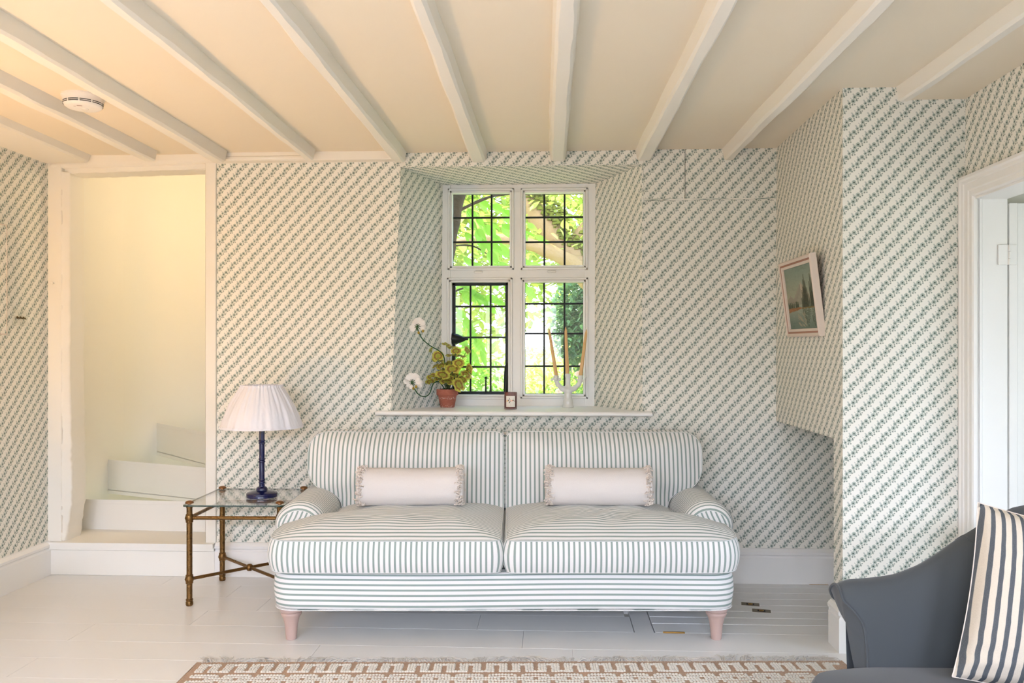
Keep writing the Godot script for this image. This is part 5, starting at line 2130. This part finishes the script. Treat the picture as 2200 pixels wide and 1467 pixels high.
func build_candles() -> void:
	var base := Vector3(0.100, SILL, -5.065)
	var t := thing("candelabrum", "white glazed ceramic candelabrum with three branching cups", "candle holder", base, YAW)
	var caps := [[Vector3(0, 0.004, 0), 0.036, Vector3(0, 0.035, 0), 0.027], [Vector3(0, 0.035, 0), 0.027, Vector3(0, 0.068, 0), 0.0205], [Vector3(0, 0.068, 0), 0.0205, Vector3(0, 0.106, 0), 0.024], [Vector3(0, 0.106, 0), 0.022, Vector3(0, 0.158, 0), 0.0125], [Vector3(0, 0.158, 0), 0.0125, Vector3(0, 0.198, 0), 0.018],
		[Vector3(-0.004, 0.102, 0), 0.018, Vector3(-0.036, 0.116, 0), 0.014], [Vector3(-0.036, 0.116, 0), 0.014, Vector3(-0.062, 0.14, 0), 0.0125], [Vector3(-0.062, 0.14, 0), 0.0125, Vector3(-0.071, 0.166, 0), 0.0125], [Vector3(-0.071, 0.166, 0), 0.0125, Vector3(-0.072, 0.188, 0), 0.017],
		[Vector3(0.004, 0.102, 0), 0.018, Vector3(0.040, 0.116, 0), 0.014], [Vector3(0.040, 0.116, 0), 0.014, Vector3(0.067, 0.14, 0), 0.0125], [Vector3(0.067, 0.14, 0), 0.0125, Vector3(0.076, 0.166, 0), 0.0125], [Vector3(0.076, 0.166, 0), 0.0125, Vector3(0.077, 0.188, 0), 0.017]]
	var extra := [[Vector3(-0.098, 0.170, 0.004), 0.0085, Vector3(-0.093, 0.176, 0.004), 0.007], [Vector3(-0.048, 0.170, 0.004), 0.0085, Vector3(-0.051, 0.176, 0.004), 0.007], [Vector3(-0.072, 0.172, 0.017), 0.0085, Vector3(-0.072, 0.176, 0.017), 0.007],
		[Vector3(0.066, 0.163, 0.004), 0.0055, Vector3(0.036, 0.180, 0.004), 0.003], [Vector3(0.088, 0.160, 0.004), 0.0055, Vector3(0.112, 0.182, 0.004), 0.003]]
	var cap := func(p: Vector3, q: Array) -> float:
		var ab: Vector3 = q[2] - q[0]
		var u := clampf((p - q[0]).dot(ab) / ab.length_squared(), 0, 1)
		return p.distance_to(q[0] + ab * u) - lerpf(q[1], q[3], u)
	var f := func(p: Vector3) -> float:
		var d := 1.0
		var kk := 0.011
		for q in caps:
			var e: float = cap.call(p, q)
			var hh := maxf(kk - absf(d - e), 0.0) / kk
			d = minf(d, e) - hh * hh * kk * 0.25
		for q in extra:
			var e: float = cap.call(p, q)
			var hh := maxf(0.004 - absf(d - e), 0.0) / 0.004
			d = minf(d, e) - hh * hh * 0.001
		d = maxf(d, -p.y)
		var lim := 0.207 if absf(p.x) < 0.04 else 0.197
		d = maxf(d, p.y - lim)
		return d
	part(t, "body", sdf_mesh(Vector3(-0.115, -0.006, -0.045), Vector3(0.122, 0.214, 0.045), 0.0031, f), mats.ceramic)
	var c := [[Vector3(-0.071, 0.194, 0), Vector3(-0.116, 0.482, -0.01), "tall beeswax candle leaning outwards, in the cup with the knobs"], [Vector3(-0.003, 0.204, 0), Vector3(-0.014, 0.490, 0.0), "tall beeswax candle in the middle cup"], [Vector3(0.077, 0.194, 0), Vector3(0.114, 0.476, -0.005), "tall beeswax candle leaning outwards, in the cup with the leaves"]]
	var turn := Basis(Vector3.UP, deg_to_rad(YAW))
	for q in c:
		var o := thing("taper_candle", q[2] + " of the white candelabrum", "candle", base + turn * q[0], YAW, "candles in the candelabrum")
		var d: Vector3 = q[1] - q[0]
		var mb := MB.new()
		var pts := []
		var rad := []
		for k in 13:
			var u := k / 12.0
			pts.append(d * u)
			rad.append(lerpf(0.0115, 0.0075, u) * (1.0 if u < 0.86 else sqrt(maxf(0.0, 1.0 - pow((u - 0.86) / 0.145, 2)))) + 0.0004)
		mb.tube(pts, rad, 16)
		part(o, "wax", mb, mats.beeswax)
		var wk := MB.new()
		wk.tube([d * 0.99, d * 1.012], [0.0009], 5)
		part(o, "wick", wk, mats.wick)


# ---------------------------------------------------------------- on the walls and ceiling
func build_painting() -> void:
	var t := thing("landscape_painting", "framed oil painting of a snowy peak, spruces and a lake", "painting", Vector3(1.231, 1.572, -4.155))
	t.transform.basis = Basis(Vector3(0, 0, 1), Vector3(0, 1, 0), Vector3(-1, 0, 0)) * Basis(Vector3.RIGHT, deg_to_rad(7.2)) * Basis(Vector3.BACK, deg_to_rad(-0.6))
	var W := 0.262
	var H := 0.195
	var rings := [[0.0, -0.016, "frame_paint"], [0.0, 0.012, "frame_paint"], [0.006, 0.017, "frame_paint"], [0.018, 0.013, "frame_paint"], [0.019, 0.010, "frame_line"], [0.027, 0.009, "frame_line"], [0.0275, 0.012, "frame_paint"], [0.040, 0.008, "frame_paint"], [0.040, 0.0, "frame_paint"]]
	var byname := {"frame_paint": MB.new(), "frame_line": MB.new()}
	for i in rings.size() - 1:
		var a: Array = rings[i]
		var b: Array = rings[i + 1]
		var mb: MB = byname[b[2]]
		var ca := [Vector3(-W + a[0], -H + a[0], a[1]), Vector3(W - a[0], -H + a[0], a[1]), Vector3(W - a[0], H - a[0], a[1]), Vector3(-W + a[0], H - a[0], a[1])]
		var cb := [Vector3(-W + b[0], -H + b[0], b[1]), Vector3(W - b[0], -H + b[0], b[1]), Vector3(W - b[0], H - b[0], b[1]), Vector3(-W + b[0], H - b[0], b[1])]
		for k in 4:
			var mid: Vector3 = (ca[k] + ca[(k + 1) % 4]) / 2
			var out := Vector3(mid.x, mid.y, 0).normalized()
			if absf(out.x) > absf(out.y):
				out = Vector3(signf(out.x), 0, 0)
			else:
				out = Vector3(0, signf(out.y), 0)
			var dz: float = b[1] - a[1]
			var di: float = b[0] - a[0]
			mb.quad(ca[k], ca[(k + 1) % 4], cb[(k + 1) % 4], cb[k], out * dz + Vector3(0, 0, di))
	part(t, "frame", byname.frame_paint, mats.frame_paint)
	part(t, "frame_fillet", byname.frame_line, mats.frame_line)
	var c := MB.new()
	var w := W - 0.039
	var h := H - 0.039
	c.quad(Vector3(-w, -h, 0.001), Vector3(w, -h, 0.001), Vector3(w, h, 0.001), Vector3(-w, h, 0.001), Vector3.BACK, Vector2(0, 1), Vector2(1, 1), Vector2(1, 0), Vector2(0, 0))
	part(t, "canvas", c, mats.painted_canvas)
	var bk := MB.new()
	slab(bk, Vector3(-W + 0.004, -H + 0.004, -0.016), Vector3(W - 0.004, H - 0.004, -0.010), 0.001)
	part(t, "backing", bk, mats.frame_line)


func build_small_things() -> void:
	# smoke alarm
	var t := thing("smoke_alarm", "round white smoke alarm fixed to the ceiling between two beams", "smoke alarm", Vector3(-2.10, YC, -3.615))
	var b := MB.new()
	b.lathe([Vector2(0, -0.058), Vector2(0.045, -0.0575), Vector2(0.068, -0.054), Vector2(0.077, -0.047), Vector2(0.080, -0.040), Vector2(0.0815, -0.036), Vector2(0.083, -0.026), Vector2(0.086, -0.008), Vector2(0.086, 0.0)], 48)
	part(t, "body", b, mats.white_plastic)
	var rim := MB.new()
	rim.lathe([Vector2(0.086, -0.007), Vector2(0.0905, -0.006), Vector2(0.0905, 0.0)], 48)
	part(t, "mounting_ring", rim, mats.white_plastic)
	for y in [-0.0415, -0.0345]:
		for k in 10:
			var sl := MB.new()
			var P := []
			for j in 2:
				var row := PackedVector3Array()
				for i in 8:
					var a := TAU * (k + 0.06 + 0.88 * i / 7.0) / 10.0
					var rr := 0.0822 if y < -0.04 else 0.0832
					row.append(Vector3(cos(a) * rr, y + j * 0.0032, sin(a) * rr))
				P.append(row)
			var am := TAU * (k + 0.5) / 10.0
			sl.grid(P, [], false, false, Vector3(cos(am), 0, sin(am)))
			part(t, "vent_slot", sl, mats.dark_slot)
	var mk := MB.new()
	mk.box(Vector3(0.012, -0.0578, 0.05), Vector3(0.022, 0.0012, 0.008), 0.0002, Basis(Vector3.UP, 0.3))
	mk.box(Vector3(-0.012, -0.0578, 0.046), Vector3(0.010, 0.0012, 0.003), 0.0002, Basis(Vector3.UP, 0.3))
	part(t, "printed_mark", mk, mats.leg_paint)
	var bt := MB.new()
	bt.lathe([Vector2(0, -0.061), Vector2(0.012, -0.0605), Vector2(0.014, -0.058), Vector2(0.014, -0.056)], 20, Vector3(0.01, 0, 0.0))
	part(t, "test_button", bt, mats.white_plastic)
	# light switch on a clear plate
	var s := thing("light_switch", "clear plate light switch with three small brass toggles on the wallpaper", "switch", Vector3(XL, 1.493, -4.452))
	var pl := MB.new()
	pl.box(Vector3(0.003, 0, 0), Vector3(0.005, 0.088, 0.135), 0.001)
	part(s, "plate", pl, mats.clear_glass)
	for k in 3:
		var tg := MB.new()
		var z := (k - 1) * 0.026
		tg.lathe([Vector2(0, 0), Vector2(0.007, 0), Vector2(0.007, 0.003), Vector2(0.0055, 0.004), Vector2(0, 0.004)], 14, Vector3(0.005, 0, z), Basis(Vector3.BACK, -PI / 2))
		tg.tube([Vector3(0.008, 0, z), Vector3(0.020, -0.006, z)], [0.0022, 0.0034], 8)
		part(s, "toggle", tg, mats.dull_brass)
	# small papered cupboard, only its edge in view
	var cb := thing("wall_cupboard", "shallow papered cupboard on the side wall near the light switch", "cupboard", Vector3(XL, 1.70, -4.02))
	var cm := MB.new()
	paper_slab(cm, Vector3(0, -0.30, -0.285), Vector3(0.025, 0.282, 0.25))
	part(cb, "papered_door", cm, mats.wallpaper)
	var ce := MB.new()
	for y in [-0.302, 0.282]:
		ce.box(Vector3(0.013, y, -0.018), Vector3(0.027, 0.006, 0.542), 0.001)
	for z in [-0.288, 0.252]:
		ce.box(Vector3(0.013, -0.01, z), Vector3(0.027, 0.59, 0.006), 0.001)
	part(cb, "edging", ce, mats.frame_paint)
	# picture hook and small pin
	var h := thing("picture_hook", "small white picture hook on the wallpaper above the sofa", "hook", Vector3(0.706, 1.408, ZW))
	var hm := MB.new()
	hm.tube([Vector3(-0.006, 0.004, 0.0), Vector3(-0.006, 0.004, 0.018)], [0.006], 10)
	hm.tube([Vector3(0.008, 0.003, 0.0), Vector3(0.009, -0.004, 0.014), Vector3(0.012, 0.004, 0.018)], [0.0035], 8)
	part(h, "hook", hm, mats.white_plastic)
	var kn := thing("timber_peg", "small white peg in the timber post of the stair opening", "peg", Vector3(-2.915, 1.705, ZW + 0.018))
	var km := MB.new()
	km.lathe([Vector2(0.004, 0), Vector2(0.004, 0.010), Vector2(0.008, 0.014), Vector2(0.008, 0.020), Vector2(0, 0.023)], 12, Vector3.ZERO, Basis(Vector3.RIGHT, PI / 2))
	part(kn, "knob", km, mats.beam_paint)


# ---------------------------------------------------------------- garden seen through the window
func leaf_blade(w: float, droop := 0.18) -> ArrayMesh:
	var mb := MB.new()
	var P := []
	for i in 7:
		var t := i / 6.0
		var hw := w * sin(PI * pow(t, 0.75)) * 0.5 + 0.002
		P.append(PackedVector3Array([Vector3(-hw, t, -droop * t * t), Vector3(0, t, -droop * t * t + hw * 0.35), Vector3(hw, t, -droop * t * t)]))
	mb.grid(P, [], false, false, Vector3.BACK)
	return mb.mesh()


func scatter(parent: Node3D, called: String, mesh: Mesh, m: Material, n: int, spot: Callable, size: Vector2, tint: Callable, seed_: int) -> void:
	var r := RandomNumberGenerator.new()
	r.seed = seed_
	var mm := MultiMesh.new()
	mm.transform_format = MultiMesh.TRANSFORM_3D
	mm.use_colors = true
	mm.mesh = mesh
	mm.instance_count = n
	for i in n:
		var s := r.randf_range(size.x, size.y)
		var b := Basis.from_euler(Vector3(r.randf_range(-2.6, -0.4), r.randf() * TAU, r.randf_range(-0.6, 0.6)))
		mm.set_instance_transform(i, Transform3D(b.scaled_local(Vector3.ONE * s), spot.call(r)))
		mm.set_instance_color(i, tint.call(r))
	var o := MultiMeshInstance3D.new()
	o.name = called
	o.multimesh = mm
	o.material_override = m
	parent.add_child(o, true)
	o.set_meta("kind", "stuff")


func blob(c: Vector3, rad: Vector3) -> Callable:
	return func(r: RandomNumberGenerator) -> Vector3:
		var d := Vector3(r.randfn(), r.randfn(), r.randfn()).normalized()
		return c + d * rad * pow(r.randf(), 0.42)


func build_garden() -> void:
	var g := setting("ground_garden", "sloping lawn of the garden outside the window")
	var mb := MB.new()
	var P := []
	var f := FastNoiseLite.new()
	f.seed = 2
	f.frequency = 0.2
	for i in 25:
		var row := PackedVector3Array()
		for j in 41:
			var x := lerpf(-24, 24, j / 40.0)
			var z := lerpf(-5.5, -42, i / 24.0)
			row.append(Vector3(x, -0.15 + 0.045 * (-5.5 - z) + 0.25 * f.get_noise_2d(x, z), z))
		P.append(row)
	mb.grid(P, [], false, false, Vector3.UP)
	part(g, "lawn", mb, mats.lawn_green)
	var tn := func(a: float, b: float) -> Callable:
		return func(r: RandomNumberGenerator) -> Color:
			var v := r.randf_range(a, b)
			return Color(v * r.randf_range(0.85, 1.1), v, v * r.randf_range(0.7, 1.1))
	var blade := leaf_blade(0.42)
	# wisteria on the wall by the window
	var w := thing("wisteria", "twining brown wisteria with long leaflets outside the casement", "climber")
	var stems := [[[Vector3(-0.86, -0.1, -5.75), Vector3(-0.80, 0.9, -5.78), Vector3(-0.745, 1.75, -5.8), Vector3(-0.70, 2.15, -5.82), Vector3(-0.64, 2.5, -5.85), Vector3(-0.55, 3.0, -5.85)], [0.05, 0.045, 0.034, 0.04, 0.045, 0.04]], [[Vector3(-0.80, 1.9, -5.83), Vector3(-0.75, 2.15, -5.86), Vector3(-0.73, 2.5, -5.9), Vector3(-0.75, 3.0, -5.9)], [0.03, 0.04, 0.045, 0.04]], [[Vector3(-0.70, 2.28, -5.82), Vector3(-0.45, 2.42, -5.95), Vector3(-0.2, 2.48, -6.05), Vector3(0.1, 2.6, -6.1)], [0.014, 0.010, 0.008, 0.005]], [[Vector3(-0.72, 2.05, -5.8), Vector3(-0.56, 2.06, -5.9), Vector3(-0.42, 1.98, -6.0)], [0.008, 0.006, 0.003]], [[Vector3(-0.74, 1.7, -5.8), Vector3(-0.6, 1.76, -5.9), Vector3(-0.44, 1.66, -5.95)], [0.008, 0.006, 0.003]]]
	for s in stems:
		var sm := MB.new()
		var pts := smooth_path(s[0], 6)
		var rad := []
		for i in pts.size():
			var u: float = float(i) / (pts.size() - 1) * (s[1].size() - 1)
			var k := mini(int(u), s[1].size() - 2)
			rad.append(lerpf(s[1][k], s[1][k + 1], u - k) * (1.0 + 0.12 * sin(i * 1.7)))
		sm.tube(pts, rad, 10)
		part(w, "stem", sm, mats.bark)
	var r := RandomNumberGenerator.new()
	r.seed = 77
	var sprays := [[Vector3(-0.66, 2.38, -5.9), Vector3(0.30, -0.22, -0.05)], [Vector3(-0.60, 2.44, -6.0), Vector3(0.42, -0.12, 0.0)], [Vector3(-0.70, 2.18, -5.9), Vector3(0.40, -0.10, 0.05)], [Vector3(-0.52, 2.25, -6.0), Vector3(0.40, -0.02, 0.0)], [Vector3(-0.70, 2.02, -5.9), Vector3(0.36, -0.16, 0.05)], [Vector3(-0.50, 2.10, -6.1), Vector3(0.34, -0.06, 0.05)], [Vector3(-0.72, 1.84, -5.88), Vector3(0.24, -0.10, 0.05)], [Vector3(-0.72, 1.74, -5.86), Vector3(0.42, -0.02, 0.06)], [Vector3(-0.70, 1.66, -5.86), Vector3(0.20, -0.26, 0.06)], [Vector3(-0.74, 1.52, -5.86), Vector3(0.20, -0.20, 0.04)], [Vector3(-0.60, 2.30, -5.82), Vector3(0.20, -0.30, 0.1)], [Vector3(-0.42, 1.98, -5.95), Vector3(0.22, -0.12, 0.0)]]
	for sp in sprays:
		var n := 9
		var stalk := MB.new()
		var a: Vector3 = sp[0]
		var d: Vector3 = sp[1]
		var pts := []
		for k in 7:
			pts.append(a + d * k / 6.0 + Vector3(0, -0.08 * pow(k / 6.0, 2), 0))
		stalk.tube(pts, [0.0022], 4, false)
		part(w, "leaf_stalk", stalk, mats.wisteria_leaf)
		for k in n:
			var u := 0.2 + 0.8 * (k / 2) / ((n - 1) / 2.0)
			var at: Vector3 = a + d * u + Vector3(0, -0.08 * u * u, 0)
			var side := (1 if k % 2 == 0 else -1)
			var dir := (d.normalized() * 0.7 + Vector3(0.1, -0.75 * r.randf_range(0.6, 1.2), side * 0.6) + Vector3(side * 0.35, 0, 0)).normalized()
			if k == n - 1:
				dir = (d.normalized() + Vector3(0, -0.5, 0)).normalized()
			var zv := Vector3(r.randfn(0, 0.5), 0.5 + r.randfn(0, 0.3), 0.9)
			zv = (zv - dir * zv.dot(dir)).normalized()
			var o := MeshInstance3D.new()
			o.name = "leaflet"
			o.mesh = blade
			o.material_override = mats.wisteria_leaf
			w.add_child(o, true)
			o.transform = Transform3D(Basis(dir.cross(zv), dir, zv).scaled_local(Vector3.ONE * r.randf_range(0.09, 0.145)), at)
	# old leaning tree with mossy limbs
	var t := thing("old_tree", "leaning pale-barked tree with mossy limbs across the garden", "tree")
	var limbs := [[[Vector3(2.22, -0.1, -10.5), Vector3(1.22, 1.4, -10.4), Vector3(0.37, 2.35, -10.3), Vector3(-0.38, 3.3, -10.2), Vector3(-0.98, 4.6, -10.0)], [0.30, 0.24, 0.17, 0.12, 0.08]], [[Vector3(0.57, 2.2, -10.3), Vector3(0.02, 2.5, -10.0), Vector3(-0.58, 2.65, -9.8), Vector3(-1.18, 2.6, -9.7)], [0.11, 0.09, 0.06, 0.03]], [[Vector3(0.17, 2.55, -10.3), Vector3(0.52, 3.0, -10.4), Vector3(1.12, 3.5, -10.5)], [0.07, 0.05, 0.04]], [[Vector3(-0.28, 3.2, -10.2), Vector3(-0.78, 3.35, -9.9), Vector3(-1.58, 3.3, -9.6)], [0.05, 0.035, 0.02]], [[Vector3(-0.38, 3.3, -10.2), Vector3(0.12, 3.9, -10.3), Vector3(0.62, 4.2, -10.2)], [0.06, 0.04, 0.02]]]
	for s in limbs:
		var lm := MB.new()
		var pts := smooth_path(s[0], 6)
		var rad := []
		for i in pts.size():
			var u: float = float(i) / (pts.size() - 1) * (s[1].size() - 1)
			var k := mini(int(u), s[1].size() - 2)
			rad.append(lerpf(s[1][k], s[1][k + 1], u - k) * (1.0 + 0.1 * sin(i * 2.1)))
		lm.tube(pts, rad, 12)
		part(t, "limb", lm, mats.pale_bark)
	var moss := MB.new()
	for i in 420:
		var u := r.randf()
		var a: Vector3 = Vector3(1.22, 1.4, -10.4).lerp(Vector3(0.37, 2.35, -10.3), u)
		if u > 0.5:
			a = Vector3(0.37, 2.35, -10.3).lerp(Vector3(-0.38, 3.3, -10.2), (u - 0.5) * 2)
		bead(moss, a + Vector3(r.randfn(0, 0.07) + 0.07, 0.08 + r.randfn(0, 0.05), 0.10 + r.randf() * 0.06), r.randf_range(0.02, 0.05), r.randf_range(0.02, 0.05), r.randf_range(0.02, 0.06))
	var mo := part(t, "moss", moss, mats.moss)
	mo.set_meta("kind", "stuff")
	scatter(t, "foliage", leaf_blade(0.55), mats.leaf_lime, 4200, blob(Vector3(-0.2, 4.0, -10.6), Vector3(3.0, 1.7, 1.2)), Vector2(0.09, 0.16), tn.call(0.7, 1.3), 1)
	# shrubs and trees farther off
	var far := [["lime_tree", "yellow-green tree filling the far side of the garden", Vector3(-3.0, 4.2, -17.0), Vector3(3.2, 4.0, 1.6), "leaf_lime", 11000], ["lime_tree", "yellow-green tree behind the mossy leaning tree", Vector3(2.2, 4.6, -18.0), Vector3(3.2, 4.2, 1.6), "leaf_lime", 11000], ["garden_shrub", "low bright green shrub beyond the casement", Vector3(-1.6, 0.9, -12.0), Vector3(1.1, 0.75, 0.7), "leaf_green", 1500], ["garden_shrub", "low lime shrub at the foot of the mossy tree", Vector3(0.3, 0.85, -13.0), Vector3(1.2, 0.7, 0.7), "leaf_lime", 1500], ["bluish_conifer", "drooping blue-green conifer at the garden's edge", Vector3(0.42, 1.75, -12.2), Vector3(0.42, 0.75, 0.4), "leaf_blue", 2600]]
	for i in far.size():
		var q: Array = far[i]
		var o := thing(q[0], q[1], "tree" if i < 2 or i == 4 else "shrub")
		var tr := MB.new()
		var c: Vector3 = q[2]
		var gy := -0.15 + 0.045 * (-5.5 - c.z) - 0.2
		tr.tube([Vector3(c.x, gy, c.z), Vector3(c.x + 0.1, (gy + c.y) / 2, c.z), Vector3(c.x, c.y + q[3].y * 0.3, c.z)], [0.05 * q[3].y, 0.04 * q[3].y, 0.015 * q[3].y], 8)
		part(o, "trunk", tr, mats.dry_twig)
		scatter(o, "foliage", leaf_blade(0.5), mats[q[4]], q[5], blob(c, q[3]), Vector2(0.16, 0.30) if i < 2 else Vector2(0.07, 0.14), tn.call(0.75, 1.35), 10 + i)
	var rose := thing("rose_bush", "pale pink rose bush below the drooping conifer", "shrub")
	scatter(rose, "foliage", leaf_blade(0.6), mats.leaf_green, 500, blob(Vector3(0.42, 0.75, -11.4), Vector3(0.5, 0.35, 0.3)), Vector2(0.04, 0.08), tn.call(0.8, 1.3), 30)
	for i in 14:
		var bl := MB.new()
		var c := Vector3(0.42 + r.randfn(0, 0.22), 0.85 + r.randfn(0, 0.14), -11.15 + r.randfn(0, 0.1))
		for k in 7:
			var a := TAU * k / 7
			bead(bl, c + Vector3(cos(a) * 0.025, sin(a) * 0.025, 0), 0.028, 0.02, 0.03, a)
		part(rose, "rose", bl, mats.rose_pink)


func build_hidden_lamps() -> void:
	# a wall lamp up in the stairwell, hidden by the lintel
	var t := thing("stair_lamp", "small globe lamp hanging above the winding stair", "lamp", Vector3(-1.65, 2.45, -5.7))
	var gm := MB.new()
	gm.lathe([Vector2(0, -0.07), Vector2(0.05, -0.05), Vector2(0.07, 0), Vector2(0.05, 0.05), Vector2(0, 0.07)], 20)
	var glow := mat("lamp_glow", Color(1, 0.9, 0.75), 0.5)
	glow.emission_enabled = true
	glow.emission = Color(1.0, 0.80, 0.52)
	glow.emission_energy_multiplier = 6.0
	part(t, "globe_bulb", gm, glow)
	var cd := MB.new()
	cd.tube([Vector3(0, 0.07, 0), Vector3(0, 0.95, 0)], [0.004], 6)
	part(t, "cord", cd, mats.white_plastic)
	var l := OmniLight3D.new()
	l.name = "stair_lamp_light"
	l.light_color = Color(1.0, 0.90, 0.74)
	l.light_energy = 0.62
	l.light_size = 0.07
	l.omni_range = 12.0
	l.omni_attenuation = 2.0
	l.shadow_enabled = true
	add_child(l)
	l.position = Vector3(-1.65, 2.45, -5.7)
	# uplighter added out of view to throw warm light on ceiling and upper walls
	var s := thing("added_uplighter", "brass can uplighter added out of view by the papered side wall to warm the ceiling", "lamp", Vector3(-2.65, 0, -2.75))
	var b := MB.new()
	b.lathe([Vector2(0, 0), Vector2(0.15, 0), Vector2(0.155, 0.005), Vector2(0.16, 0.60), Vector2(0.155, 0.605), Vector2(0.15, 0.60), Vector2(0.145, 0.45), Vector2(0, 0.44)], 40)
	part(s, "can", b, mats.dull_brass)
	var bm := MB.new()
	bm.lathe([Vector2(0, -0.06), Vector2(0.04, -0.045), Vector2(0.06, 0), Vector2(0.04, 0.045), Vector2(0, 0.06)], 20, Vector3(0, 0.555, 0))
	part(s, "bulb", bm, glow)
	var l2 := OmniLight3D.new()
	l2.name = "added_uplighter_light"
	l2.light_color = Color(1.0, 0.77, 0.46)
	l2.light_energy = 2.6
	l2.light_size = 0.06
	l2.omni_range = 12.0
	l2.omni_attenuation = 2.0
	l2.shadow_enabled = true
	add_child(l2)
	l2.position = Vector3(-2.65, 0.555, -2.75)
